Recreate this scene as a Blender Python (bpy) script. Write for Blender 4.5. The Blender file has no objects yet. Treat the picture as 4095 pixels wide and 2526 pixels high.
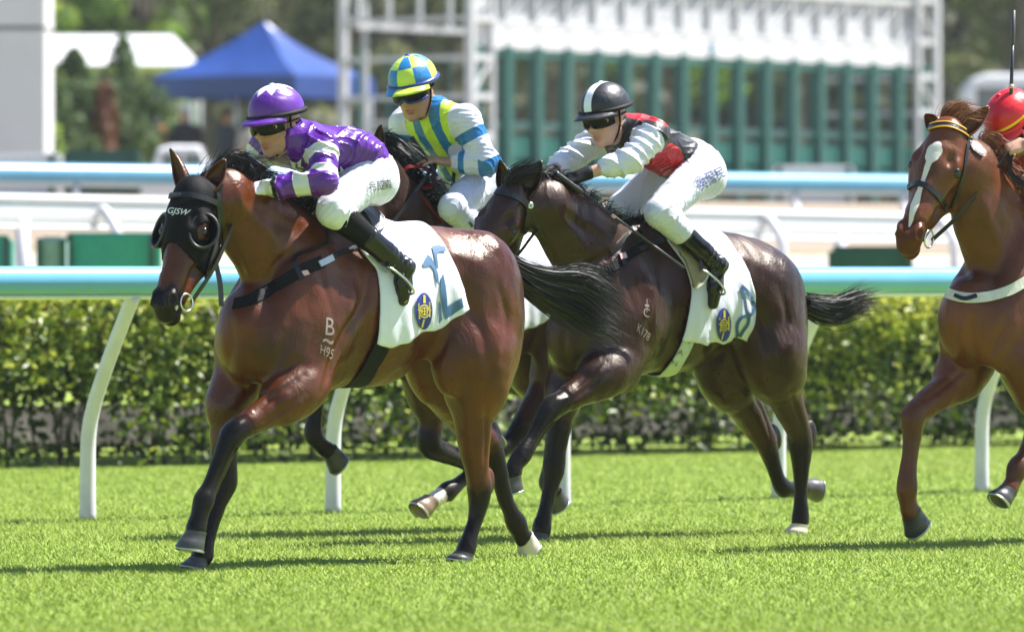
import bpy, bmesh, math, random
import numpy as np
from mathutils import Vector, Matrix
from mathutils.bvhtree import BVHTree

random.seed(7); RNG = np.random.default_rng(7)
SC = bpy.context.scene
COL = SC.collection

# ------------------------------------------------------------------ camera
# the photographer kneels by the turf, long lens; F_PIX is the focal length in photo pixels
PW, PH, F_PIX, CAM_H, HORIZON = 4095.0, 2526.0, 25900.0, 1.29, 1094.0
PITCH = math.atan((PH/2-HORIZON)/F_PIX)
cam_d = bpy.data.cameras.new('camera'); cam = bpy.data.objects.new('camera', cam_d); COL.objects.link(cam)
cam.location = (0, 0, CAM_H); cam.rotation_euler = (math.radians(90)-PITCH, 0, 0)
cam_d.sensor_width = 36.0; cam_d.lens = F_PIX/PW*36.0
cam_d.clip_start = 0.5; cam_d.clip_end = 2000
cam_d.dof.use_dof = True; cam_d.dof.focus_distance = 29.6; cam_d.dof.aperture_fstop = 3.2
SC.camera = cam

# ------------------------------------------------------------------ light
SUN_EL, SUN_AZ = math.radians(58), math.radians(22)     # azimuth: from +X (right) towards +Y (away)
w = bpy.data.worlds.new('World'); SC.world = w; w.use_nodes = True
nt = w.node_tree; bg = nt.nodes['Background']
sky = nt.nodes.new('ShaderNodeTexSky'); sky.sky_type = 'NISHITA'; sky.sun_disc = False
sky.sun_elevation = SUN_EL; sky.sun_rotation = math.radians(90)-SUN_AZ
sky.air_density = 1.0; sky.dust_density = 0.4; sky.ozone_density = 1.0
nt.links.new(sky.outputs[0], bg.inputs[0]); bg.inputs[1].default_value = 0.08
sl = bpy.data.lights.new('sun', 'SUN'); sun = bpy.data.objects.new('sun', sl); COL.objects.link(sun)
sl.energy = 5.0; sl.angle = math.radians(0.9); sl.color = (1.0, 0.965, 0.92)
sd = Vector((math.cos(SUN_EL)*math.cos(SUN_AZ), math.cos(SUN_EL)*math.sin(SUN_AZ), math.sin(SUN_EL)))
sun.rotation_euler = sd.to_track_quat('Z', 'Y').to_euler()
SC.view_settings.view_transform = 'Standard'; SC.view_settings.look = 'None'
SC.view_settings.exposure = 1.5; SC.view_settings.gamma = 1.0
SC.render.engine = 'CYCLES'
SC.cycles.use_denoising = True
SC.cycles.max_bounces = 6; SC.cycles.transparent_max_bounces = 6

# ------------------------------------------------------------------ geometry of the view
_cp, _sp = math.cos(PITCH), math.sin(PITCH)
def ray(px, py):
    u = (px-PW/2)/F_PIX; v = -(py-PH/2)/F_PIX
    d = Vector((u, _cp+v*_sp, -_sp+v*_cp))
    return Vector((0, 0, CAM_H)), d
def at(px, py, Y):
    o, d = ray(px, py)
    return o + d*(Y/d.y)
def groundY(py): return CAM_H*F_PIX/(py-HORIZON)

TH = math.radians(43.0); CT, ST = math.cos(TH), math.sin(TH)
FWD = Vector((-CT, -ST, 0)); LEFT = Vector((ST, -CT, 0)); AWAY = -LEFT

# ------------------------------------------------------------------ materials
def srgb(r, g, b):
    f = lambda c: (c/255/12.92) if c/255 <= .04045 else ((c/255+.055)/1.055)**2.4
    return (f(r), f(g), f(b))
MATS = {}
class N:
    def __init__(s, name):
        s.m = bpy.data.materials.new(name); s.m.use_nodes = True
        s.t = s.m.node_tree; s.b = s.t.nodes['Principled BSDF']; MATS[name] = s.m
    def n(s, typ, **k):
        x = s.t.nodes.new(typ)
        for a, v in k.items(): setattr(x, a, v)
        return x
    def l(s, a, b): s.t.links.new(a, b)
    def set(s, **k):
        for a, v in k.items():
            s.b.inputs[a.replace('_', ' ')].default_value = (*v, 1) if isinstance(v, tuple) and len(v) == 3 else v
        return s
    def noise(s, scale, detail=4, vec=None, rough=.55, dist=0):
        x = s.n('ShaderNodeTexNoise'); x.inputs['Scale'].default_value = scale; x.inputs['Detail'].default_value = detail
        x.inputs['Roughness'].default_value = rough; x.inputs['Distortion'].default_value = dist
        if vec: s.l(vec, x.inputs['Vector'])
        return x.outputs['Fac']
    def coord(s, scale=(1, 1, 1), rot=(0, 0, 0), kind='Object'):
        c = s.n('ShaderNodeTexCoord'); m = s.n('ShaderNodeMapping')
        m.inputs['Scale'].default_value = scale; m.inputs['Rotation'].default_value = rot
        s.l(c.outputs[kind], m.inputs['Vector']); return m.outputs['Vector']
    def ramp(s, fac, stops, interp='LINEAR'):
        r = s.n('ShaderNodeValToRGB'); cr = r.color_ramp; cr.interpolation = interp
        while len(cr.elements) < len(stops): cr.elements.new(.5)
        for e, (p, c) in zip(cr.elements, stops):
            e.position = p; e.color = (*c, 1) if len(c) == 3 else c
        s.l(fac, r.inputs['Fac']); return r.outputs['Color']
    def mix(s, fac, a, b, typ='MIX'):
        m = s.n('ShaderNodeMix', data_type='RGBA', blend_type=typ)
        for val, ix in ((fac, 0), (a, 6), (b, 7)):
            if isinstance(val, (int, float)): m.inputs[ix].default_value = val
            elif isinstance(val, tuple): m.inputs[ix].default_value = (*val[:3], 1)
            else: s.l(val, m.inputs[ix])
        return m.outputs[2]
    def attr(s, name):
        a = s.n('ShaderNodeAttribute', attribute_name=name); return a.outputs['Fac']
    def math(s, op, a, b=None):
        m = s.n('ShaderNodeMath', operation=op)
        for v, ix in ((a, 0), (b, 1)):
            if v is None: continue
            if isinstance(v, (int, float)): m.inputs[ix].default_value = v
            else: s.l(v, m.inputs[ix])
        return m.outputs[0]
    def color(s, c):
        if isinstance(c, tuple): s.b.inputs['Base Color'].default_value = (*c, 1)
        else: s.l(c, s.b.inputs['Base Color'])
        return s
    def bump(s, h, strength=.3, dist=.01):
        b = s.n('ShaderNodeBump'); b.inputs['Strength'].default_value = strength; b.inputs['Distance'].default_value = dist
        s.l(h, b.inputs['Height']); s.l(b.outputs[0], s.b.inputs['Normal']); return s
def plain(name, c, rough=.5, metal=0.0, var=.12, nscale=18, spec=.5, bump=0.0, **k):
    if name in MATS: return MATS[name]
    x = N(name); v = x.coord()
    f = x.noise(nscale, 4, v)
    lo = tuple(max(0, q*(1-var)) for q in c); hi = tuple(min(1, q*(1+var)) for q in c)
    x.color(x.ramp(f, [(.3, lo), (.7, hi)]))
    r = x.noise(nscale*2.3, 3, v)
    x.l(x.math('ADD', x.math('MULTIPLY', r, .16), rough-.08), x.b.inputs['Roughness'])
    x.set(Metallic=metal, Specular_IOR_Level=spec)
    for a, q in k.items(): x.set(**{a: q})
    if bump: x.bump(f, bump, .01)
    return x.m

# ------------------------------------------------------------------ objects
def tag(o, label=None, cat=None, group=None, kind=None):
    if label: o['label'] = label
    if cat: o['category'] = cat
    if group: o['group'] = group
    if kind: o['kind'] = kind
    return o
def empty(name, loc=(0, 0, 0), rz=0.0, **k):
    o = bpy.data.objects.new(name, None); COL.objects.link(o); o.location = loc; o.rotation_euler = (0, 0, rz)
    o.empty_display_size = .2
    return tag(o, **k)
def mesh_obj(name, verts, faces, mat=None, parent=None, smooth=True, attrs=None, **k):
    me = bpy.data.meshes.new(name)
    verts = np.asarray(verts, dtype=np.float32).reshape(-1, 3)
    if isinstance(faces, np.ndarray):
        nf, w_ = faces.shape
        me.vertices.add(len(verts)); me.vertices.foreach_set('co', verts.ravel())
        me.loops.add(nf*w_); me.loops.foreach_set('vertex_index', faces.astype(np.int32).ravel())
        me.polygons.add(nf); me.polygons.foreach_set('loop_start', np.arange(0, nf*w_, w_, dtype=np.int32))
        me.polygons.foreach_set('loop_total', np.full(nf, w_, dtype=np.int32))
        me.update(calc_edges=True); me.validate()
    else:
        me.from_pydata([tuple(map(float, v)) for v in verts], [], faces); me.update()
    if smooth: me.polygons.foreach_set('use_smooth', np.ones(len(me.polygons), dtype=bool))
    for a, v in (attrs or {}).items():
        t = me.attributes.new(a, 'FLOAT', 'POINT'); t.data.foreach_set('value', np.asarray(v, dtype=np.float32))
    o = bpy.data.objects.new(name, me); COL.objects.link(o)
    if mat: me.materials.append(mat if not isinstance(mat, str) else MATS[mat])
    if parent: o.parent = parent
    return tag(o, **k)
class MB:
    """collects primitive shapes into one mesh"""
    def __init__(s): s.v = []; s.f = []
    def add(s, v, f):
        b = len(s.v); s.v += [tuple(x) for x in v]; s.f += [tuple(i+b for i in q) for q in f]; return s
    def box(s, c, size, rz=0.0, bev=0.0, M=None):
        bm = bmesh.new(); bmesh.ops.create_cube(bm, size=1.0)
        bmesh.ops.scale(bm, vec=Vector(size), verts=bm.verts)
        if bev: bmesh.ops.bevel(bm, geom=bm.edges[:], offset=bev, segments=2, affect='EDGES')
        T = Matrix.Translation(Vector(c)) @ Matrix.Rotation(rz, 4, 'Z')
        if M: T = M @ T
        bm.transform(T); bm.verts.index_update()
        s.add([v.co.copy() for v in bm.verts], [[v.index for v in f.verts] for f in bm.faces]); bm.free(); return s
    def tube(s, pts, r, n=10, cap=True, flat=1.0, ref=None):
        pts = [Vector(p) for p in pts]; rs = r if hasattr(r, '__len__') else [r]*len(pts)
        b = len(s.v); prev = None
        for i, p in enumerate(pts):
            t = (pts[min(i+1, len(pts)-1)]-pts[max(i-1, 0)])
            t = t.normalized() if t.length > 1e-9 else Vector((0, 0, 1))
            if prev is None:
                a = Vector(ref) if ref is not None else (Vector((0, 0, 1)) if abs(t.z) < .9 else Vector((1, 0, 0)))
            else: a = prev
            a = (a - t*a.dot(t)).normalized(); prev = a; c = t.cross(a)
            for k in range(n):
                q = 2*math.pi*k/n
                s.v.append(tuple(p + a*(math.cos(q)*rs[i]*flat) + c*(math.sin(q)*rs[i])))
        m = len(pts)
        for i in range(m-1):
            for k in range(n):
                s.f.append((b+i*n+k, b+i*n+(k+1) % n, b+(i+1)*n+(k+1) % n, b+(i+1)*n+k))
        if cap:
            s.f.append(tuple(b+k for k in range(n))[::-1]); s.f.append(tuple(b+(m-1)*n+k for k in range(n)))
        return s
    def build(s, name, mat=None, parent=None, smooth=False, **k):
        o = mesh_obj(name, s.v, s.f, mat, parent, smooth, **k)
        return o
def spline(pts, n=8):
    """Catmull-Rom through points"""
    P = [np.array(p, float) for p in pts]; P = [2*P[0]-P[1]] + P + [2*P[-1]-P[-2]]; out = []
    for i in range(1, len(P)-2):
        for t in np.linspace(0, 1, n, endpoint=False):
            a, b, c, d = P[i-1:i+3]
            out.append(.5*((2*b)+(-a+c)*t+(2*a-5*b+4*c-d)*t*t+(-a+3*b-3*c+d)*t**3))
    out.append(P[-2]); return out

# ------------------------------------------------------------------ signed-distance clay: smooth unions of muscles, meshed once
def prim_box(p, k):
    if p['t'] == 'rc':
        r = max(p['ra'], p['rb']); a = np.minimum(p['a'], p['b'])-r-k; b = np.maximum(p['a'], p['b'])+r+k
    else:
        e = np.abs(p['R']) @ p['r']; a = p['c']-e-k; b = p['c']+e+k
    return a, b
def prim_d(p, X, Y, Z):
    if p['t'] == 'rc':
        a, b = p['a'], p['b']; ba = b-a; L2 = max(ba@ba, 1e-12)
        x, y, z = X-a[0], Y-a[1], Z-a[2]
        t = np.clip((x*ba[0]+y*ba[1]+z*ba[2])/L2, 0, 1)
        qx, qy, qz = x-t*ba[0], y-t*ba[1], z-t*ba[2]
        sy = p.get('sy', 1.0)
        return np.sqrt(qx*qx+(qy/sy)**2+qz*qz+1e-12) - (p['ra']+(p['rb']-p['ra'])*t)
    R, c, r = p['R'], p['c'], p['r']
    x, y, z = X-c[0], Y-c[1], Z-c[2]
    u = x*R[0, 0]+y*R[1, 0]+z*R[2, 0]; v = x*R[0, 1]+y*R[1, 1]+z*R[2, 1]; q = x*R[0, 2]+y*R[1, 2]+z*R[2, 2]
    k0 = np.sqrt((u/r[0])**2+(v/r[1])**2+(q/r[2])**2+1e-12)
    k1 = np.sqrt((u/r[0]**2)**2+(v/r[1]**2)**2+(q/r[2]**2)**2+1e-12)
    return k0*(k0-1)/k1
def RC(a, b, ra, rb, k=.03, sy=1.0, **m): return dict(t='rc', a=np.array(a, float), b=np.array(b, float), ra=ra, rb=rb, k=k, sy=sy, **m)
def EL(c, r, R=None, k=.04, **m):
    return dict(t='el', c=np.array(c, float), r=np.array(r, float), R=np.eye(3) if R is None else np.array(R, float), k=k, **m)
def pitchR(deg):     # rotate about local y: positive lifts the front
    a = math.radians(deg); return np.array([[math.cos(a), 0, -math.sin(a)], [0, 1, 0], [math.sin(a), 0, math.cos(a)]])
def clay(prims, h):
    pos = [p for p in prims if not p.get('sub')]
    lo = np.min([prim_box(p, 0)[0] for p in pos], 0)-3*h; hi = np.max([prim_box(p, 0)[1] for p in pos], 0)+3*h
    n = np.ceil((hi-lo)/h).astype(int)+1
    ax = [lo[i]+h*np.arange(n[i], dtype=np.float32) for i in range(3)]
    D = np.full(n, 9.0, dtype=np.float32)
    for p in prims:
        k = p['k']; a, b = prim_box(p, k+3*h)
        s = [slice(max(0, int((a[i]-lo[i])/h)), min(n[i], int((b[i]-lo[i])/h)+2)) for i in range(3)]
        if any(q.stop <= q.start for q in s): continue
        d = prim_d(p, ax[0][s[0]][:, None, None], ax[1][s[1]][None, :, None], ax[2][s[2]][None, None, :]).astype(np.float32)
        cur = D[tuple(s)]
        if p.get('sub'):
            q = np.clip(.5-.5*(cur+d)/k, 0, 1); D[tuple(s)] = cur*(1-q)-d*q + k*q*(1-q)
        else:
            q = np.clip(.5+.5*(cur-d)/k, 0, 1); D[tuple(s)] = cur*(1-q)+d*q - k*q*(1-q)
    # surface nets
    S = D < 0
    c = [S[i:n[0]-1+i, j:n[1]-1+j, l:n[2]-1+l] for i in (0, 1) for j in (0, 1) for l in (0, 1)]
    tot = sum(q.astype(np.int8) for q in c); act = (tot > 0) & (tot < 8)
    I = np.argwhere(act); offs = np.array([(i, j, l) for i in (0, 1) for j in (0, 1) for l in (0, 1)])
    val = np.stack([D[I[:, 0]+o[0], I[:, 1]+o[1], I[:, 2]+o[2]] for o in offs], 1)
    acc = np.zeros((len(I), 3)); cnt = np.zeros(len(I))
    for a in range(8):
        for b in range(a+1, 8):
            if np.abs(offs[a]-offs[b]).sum() != 1: continue
            m = (val[:, a] < 0) != (val[:, b] < 0); va = val[m, a]; vb = val[m, b]
            t = (va/(va-vb))[:, None]; acc[m] += offs[a]+(offs[b]-offs[a])*t; cnt[m] += 1
    V = lo+(I+acc/cnt[:, None])*h
    idx = np.full(act.shape, -1, dtype=np.int64); idx[act] = np.arange(len(I))
    Q = []
    for axis in range(3):
        A = [slice(None)]*3; B = [slice(None)]*3; A[axis] = slice(0, -1); B[axis] = slice(1, None)
        E = np.argwhere(S[tuple(A)] != S[tuple(B)]); u, v = [(1, 2), (2, 0), (0, 1)][axis]
        E = E[(E[:, u] > 0) & (E[:, v] > 0) & (E[:, u] < n[u]-1) & (E[:, v] < n[v]-1)]
        ins = S[E[:, 0], E[:, 1], E[:, 2]]
        eu = np.zeros(3, int); eu[u] = 1; ev = np.zeros(3, int); ev[v] = 1
        g = lambda o: idx[tuple((E-o).T)]
        q = np.stack([g(eu+ev), g(ev), g(0*eu), g(eu)], 1)
        q[~ins] = q[~ins][:, ::-1]; Q.append(q)
    Q = np.concatenate(Q); Q = Q[(Q >= 0).all(1)]
    # one light relaxation
    for _ in range(2):
        s_ = np.zeros_like(V); c_ = np.zeros(len(V))
        for e in range(4):
            i, j = Q[:, e], Q[:, (e+1) % 4]
            np.add.at(s_, i, V[j]); np.add.at(c_, i, 1); np.add.at(s_, j, V[i]); np.add.at(c_, j, 1)
        V = V*.5+.5*s_/np.maximum(c_, 1)[:, None]
    return V, Q
def blend(prims, V, key, soft=.015, default=0.0):
    """weights of a per-muscle property at the surface points"""
    wsum = np.zeros(len(V)); out = np.zeros(len(V))
    for p in prims:
        if p.get('sub'): continue
        d = prim_d(p, V[:, 0], V[:, 1], V[:, 2]); ww = np.exp(-np.clip(d, -.05, 1)/soft)
        wsum += ww; out += ww*p.get(key, default)
    return out/np.maximum(wsum, 1e-30)
def normals_of(V, Q):
    a = V[Q[:, 2]]-V[Q[:, 0]]; b = V[Q[:, 3]]-V[Q[:, 1]]; nn = np.cross(a, b); out = np.zeros_like(V)
    for e in range(4): np.add.at(out, Q[:, e], nn)
    return out/np.maximum(np.linalg.norm(out, axis=1), 1e-12)[:, None]
def vnoise(P, seed=0):
    """cheap smooth noise at points (sum of sines)"""
    r = np.random.default_rng(seed); out = np.zeros(len(P))
    for _ in range(7):
        kvec = r.normal(size=3); kvec /= np.linalg.norm(kvec); out += np.sin(P@kvec*r.uniform(.6, 1.6)+r.uniform(0, 6.28))
    return out/3.2

class Frame:
    """a thing's own axes: x forward, y left, z up, standing at O on the turf"""
    def __init__(s, O, heading=None):
        s.O = Vector(O); s.f = FWD if heading is None else Vector((math.cos(heading), math.sin(heading), 0))
        s.l = Vector((0, 0, 1)).cross(s.f); s.rz = math.atan2(s.f.y, s.f.x)
    def loc(s, P):
        d = Vector(P)-s.O; return np.array([d.dot(s.f), d.dot(s.l), d.z])
    def vec(s, d): d = Vector(d); return np.array([d.dot(s.f), d.dot(s.l), d.z])
    def P(s, px, py, lat=0.0):
        o, d = ray(px, py); q = o-s.O
        t = (lat-q.dot(s.l))/d.dot(s.l); return s.loc(o+d*t)
    def hit(s, tree, px, py):
        o, d = ray(px, py); lo = s.loc(o); ld = s.vec(d.normalized())
        r = tree.ray_cast(Vector(lo), Vector(ld))
        return (np.array(r[0]), np.array(r[1])) if r[0] is not None else None
# ------------------------------------------------------------------ setting
R0 = at(351, 2080, groundY(2080)); R0.z = 0; R5 = at(3926, 1963, groundY(1963)); R5.z = 0
RD = (R5-R0).normalized(); RA = Vector((-RD.y, RD.x, 0)); RSTEP = (R5-R0).length/4         # along the rail, and away from the track
GZ = [(-400, 0), (7.6, 0), (9.5, .15), (16, .95), (20, 1.2), (26, 2.1), (30, 2.16), (60, 2.25), (140, 2.6), (900, 30)]
def ground_z(v): return float(np.interp(v, [g[0] for g in GZ], [g[1] for g in GZ]))
def vof(P): return (Vector(P)-R0).dot(RA)
def rp(u, v, z=0.0): q = R0+RD*u+RA*v; return Vector((q.x, q.y, z))
def on_ground(X, Y): P = Vector((X, Y, 0)); P.z = ground_z(vof(P)); return P
def strip(name, v0, v1, u0, u1, mat, lift=0.0, nu=14, **k):
    vs = sorted({v0, v1, *[g[0] for g in GZ if v0 < g[0] < v1]}); us = np.linspace(u0, u1, nu); V = []
    for v in vs:
        for u in us: V.append(rp(u, v, ground_z(v)+lift))
    F = [(j*nu+i, j*nu+i+1, (j+1)*nu+i+1, (j+1)*nu+i) for j in range(len(vs)-1) for i in range(nu-1)]
    return mesh_obj(name, V, F, mat, None, False, **k)
def turf_mat():
    x = N('turf'); v = x.coord()
    a = x.noise(.55, 4, x.coord((1, 1, 1))); b = x.noise(14, 5, v, .7); c = x.noise(90, 3, v, .7)
    col = x.ramp(x.math('ADD', x.math('MULTIPLY', a, .45), x.math('MULTIPLY', b, .55)), [(.30, (.155, .228, .027)), (.52, (.200, .270, .040)), (.72, (.240, .300, .056))])
    x.color(col); x.set(Roughness=.85, Specular_IOR_Level=.2); x.bump(b, .12, .02); return x.m
def blade_mat(name, stops, trans=.35, rough=.55, up=0.0):
    x = N(name); r = x.attr('rnd'); col = x.ramp(r, stops); x.color(col); x.set(Roughness=rough, Specular_IOR_Level=.3)
    tr = x.n('ShaderNodeBsdfTranslucent'); x.l(col, tr.inputs['Color']); mx = x.n('ShaderNodeMixShader'); mx.inputs[0].default_value = trans
    if up:
        g_ = x.n('ShaderNodeNewGeometry'); vm = x.n('ShaderNodeVectorMath', operation='ADD'); x.l(g_.outputs['Normal'], vm.inputs[0]); vm.inputs[1].default_value = (0, 0, up)
        vn = x.n('ShaderNodeVectorMath', operation='NORMALIZE'); x.l(vm.outputs[0], vn.inputs[0]); x.l(vn.outputs[0], x.b.inputs['Normal']); x.l(vn.outputs[0], tr.inputs['Normal'])
    out = x.t.nodes['Material Output']; x.l(x.b.outputs[0], mx.inputs[1]); x.l(tr.outputs[0], mx.inputs[2]); x.l(mx.outputs[0], out.inputs['Surface']); return x.m
turf_mat()
x = N('sand'); v = x.coord(); x.color(x.ramp(x.noise(1.5, 5, x.coord((.4, 1, 1)), .7), [(.3, (.17, .135, .10)), (.7, (.29, .235, .18))])); x.set(Roughness=.9, Specular_IOR_Level=.2); x.bump(x.noise(30, 4, v), .5, .03)
strip('turf_ground', -400, 900, -600, 900, 'turf', kind='structure')
strip('sand_track', 22, 60, -60, 90, 'sand', .006, kind='structure')
plain('gravel', (.30, .27, .23), .9, var=.35, nscale=3, bump=.4)
strip('service_path', 15.5, 21.9, -60, 90, 'gravel', .006, kind='structure')

def leaf_cloud(name, C, N_, size, mat, parent, seed=1, aspect=.55, rnd=None, fold=.25, up=.3, **k):
    """many small folded leaves; C centres, N_ preferred normals"""
    r = np.random.default_rng(seed); n = len(C); sz = size*r.uniform(.6, 1.35, (n, 1)) if np.isscalar(size) else np.asarray(size)[:, None]
    nn = N_+r.normal(size=(n, 3))*.75; nn /= np.linalg.norm(nn, axis=1, keepdims=True)
    t = np.cross(nn, r.normal(size=(n, 3))); t /= np.linalg.norm(t, axis=1, keepdims=True); s = np.cross(nn, t)
    a = C-t*sz*.5; b = C+s*sz*aspect*.5+nn*sz*fold*.3; c = C+t*sz*.5-nn*sz*.1; d = C-s*sz*aspect*.5+nn*sz*fold*.3
    V = np.stack([a, b, c, d], 1).reshape(-1, 3); i = np.arange(n)*4
    F = np.concatenate([np.stack([i, i+1, i+2], 1), np.stack([i, i+2, i+3], 1)])
    q = r.uniform(0, 1, n) if rnd is None else rnd
    return mesh_obj(name, V, F, mat, parent, False, attrs={'rnd': np.repeat(q, 4)}, **k)
# turf blades in front of the lens
blade_mat('grass_blade', [(0, (.180, .262, .031)), (.45, (.250, .338, .048)), (.8, (.305, .380, .072)), (1, (.38, .39, .15))], .45, .6, .5)
def grass():
    r = np.random.default_rng(3); n = 400000
    Y = 22.3+(50-22.3)*r.uniform(0, 1, n)**1.3; X = (r.uniform(-1, 1, n))*(Y*.0815+1.3)
    P = np.stack([X, Y, np.zeros(n)], 1); vv = (P-np.array(R0))@np.array(RA); P = P[vv < 7.3]; n = len(P)
    ln = np.array(vnoise(P*1.1, 21)); h = .015+.013*r.uniform(0, 1, n)+.006*ln; lean = r.normal(size=(n, 3))*.8; lean[:, 2] = 1; lean[:, 0] -= .15
    a = r.uniform(0, 6.28, n); w_ = r.uniform(.0025, .0050, n); s = np.stack([np.cos(a)*w_, np.sin(a)*w_, 0*a], 1)
    V = np.stack([P-s, P+s, P+lean*h[:, None]], 1).reshape(-1, 3); F = np.arange(n*3).reshape(-1, 3)
    c = np.clip(.42+.22*ln+r.normal(size=n)*.2, 0, .95); c[r.uniform(0, 1, n) < .02] = 1
    mesh_obj('grass', V, F, 'grass_blade', None, False, attrs={'rnd': np.repeat(c, 3)}, label='short bright green turf blades across the track', cat='grass', kind='stuff')
grass()

# --- running rail: blue tube on white goose-neck posts
x = N('rail_blue'); v = x.coord(); x.color(x.ramp(x.noise(3, 4, v), [(.3, (.11, .33, .52)), (.7, (.13, .37, .56))])); x.set(Roughness=.3, Specular_IOR_Level=.5)
plain('rail_white', (.62, .63, .65), .4, var=.06); plain('post_white', (.56, .54, .57), .45, var=.10, nscale=6)
def running_rail():
    root = empty('running_rail', rp(-4, 0), 0, label='light blue tubular running rail on white goose-neck posts in front of the hedge', cat='rail')
    L = lambda u, v, z: rp(u, v, z)-root.location
    over = -.40; zc = 1.255
    m = MB(); m.tube([L(u, over, zc) for u in np.linspace(-6, 16, 12)], .073, 20); m.build('rail_tube', 'rail_blue', root, True)
    m = MB(); 
    for a, b in ((-6, 16),):
        pts = [L(u, over+.02, zc-.083) for u in np.linspace(a, b, 12)]; m.tube(pts, .030, 8, flat=.55, ref=(0, 0, 1))
    m.build('rail_lip', 'rail_white', root, True)
    for i in range(-3, 9):
        u = i*RSTEP
        pts = spline([L(u, 0, -.02), L(u, 0, .25), L(u, -.01, .46), L(u, -.06, .62), L(u, -.17, .83), L(u, -.29, 1.03), L(u, -.385, 1.18)], 5)
        n = len(pts); rad = [.044-.006*min(1, k/(n*.5)) for k in range(n)]
        p = MB(); p.tube(pts, rad, 14); po = p.build('post', 'post_white', root, True)
running_rail()

# --- hedge
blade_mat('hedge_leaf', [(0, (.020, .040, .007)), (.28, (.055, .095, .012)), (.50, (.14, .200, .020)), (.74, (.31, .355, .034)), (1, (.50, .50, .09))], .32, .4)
plain('twig', (.06, .042, .03), .8); plain('kerb_grey', (.22, .205, .19), .8, var=.5, nscale=5)
H0 = at(0, 1880, groundY(1880)); H1 = at(4095, 1788, groundY(1788)); H0.z = H1.z = 0; HD = (H1-H0).normalized(); HA = Vector((-HD.y, HD.x, 0)); HL = (H1-H0).length
def hp(u, v, z): q = H0+HD*u+HA*v; return np.array((q.x, q.y, z))
def hedge():
    root = empty('hedge', H0+HD*HL/2, 0, label='clipped yellow-green hedge running behind the blue rail', cat='hedge'); off = np.array(root.location)
    r = np.random.default_rng(5); n = 29000; u = r.uniform(-5, HL+6, n); z = 1.13*r.uniform(0, 1, n)**.72
    depth = r.exponential(.16, n); C = hp(0, 0, 0)[None]+np.outer(u, HD)+np.outer(depth+.05*np.sin(u*3.1)+.05*vnoise(np.stack([u*2.2, z*5, 0*u], 1), 3), HA); C[:, 2] = .03+z
    keep = r.uniform(0, 1, n) < np.clip(.85+.4*(z/1.0), 0, 1); C = C[keep]; depth = depth[keep]; z = z[keep]
    cl = vnoise(C*5.5, 9); k2 = cl > -.75+.55*(1-np.clip(z/.9, 0, 1)); C, depth, z, cl = C[k2], depth[k2], z[k2], cl[k2]
    NN = np.tile(-np.array(HA)*.6+np.array((.25, 0, .9)), (len(C), 1))
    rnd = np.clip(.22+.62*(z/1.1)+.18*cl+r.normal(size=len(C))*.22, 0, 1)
    nt_ = 10500; u = r.uniform(-5, HL+6, nt_); v_ = r.uniform(-.02, 1.0, nt_); T = hp(0, 0, 0)[None]+np.outer(u, HD)+np.outer(v_, HA); T[:, 2] = 1.14+.04*vnoise(T*4, 2)+r.normal(size=nt_)*.018
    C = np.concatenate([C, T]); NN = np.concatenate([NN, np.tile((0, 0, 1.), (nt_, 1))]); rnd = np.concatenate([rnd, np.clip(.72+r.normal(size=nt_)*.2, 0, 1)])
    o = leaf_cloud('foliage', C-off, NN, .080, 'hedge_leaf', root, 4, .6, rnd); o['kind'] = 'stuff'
    m = MB()
    for i in range(170):
        a = hp(r.uniform(-5, HL+6), r.uniform(.3, .95), 0)-off; b = a+np.array((r.normal()*.09, r.normal()*.09, r.uniform(.6, 1.05))); mid = (a+b)/2+r.normal(size=3)*.035
        m.tube([a, mid, b], [.012, .009, .004], 5, cap=False)
        for _ in range(2):
            t = r.uniform(.25, .9); q = a+(b-a)*t; m.tube([q, q+np.array((r.normal()*.13, r.normal()*.13, r.uniform(.05, .25)))], [.006, .002], 4, cap=False)
    m.build('stems', 'twig', root, True)['kind'] = 'stuff'
    # inner leaves, coloured darker so the core and gaps look shaded
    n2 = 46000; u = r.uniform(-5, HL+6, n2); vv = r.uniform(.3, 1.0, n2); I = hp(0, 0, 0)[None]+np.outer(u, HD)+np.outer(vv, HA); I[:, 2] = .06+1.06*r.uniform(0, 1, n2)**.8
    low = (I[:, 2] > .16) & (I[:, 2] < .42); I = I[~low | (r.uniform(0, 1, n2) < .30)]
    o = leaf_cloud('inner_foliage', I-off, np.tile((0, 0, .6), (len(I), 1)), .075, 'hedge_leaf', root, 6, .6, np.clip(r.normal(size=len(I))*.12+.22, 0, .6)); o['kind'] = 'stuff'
    w_ = MB(); c = (hp(HL/2, 1.35, .24)); w_.box((0, 0, 0), (HL+13, .14, .30), 0, .02); kb = w_.build('low_wall', 'kerb_grey', None, False, label='low pale grey wall glimpsed through the gaps of the hedge', cat='wall')
    kb.location = c; kb.rotation_euler = (0, 0, math.atan2(HD.y, HD.x))
hedge()

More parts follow.
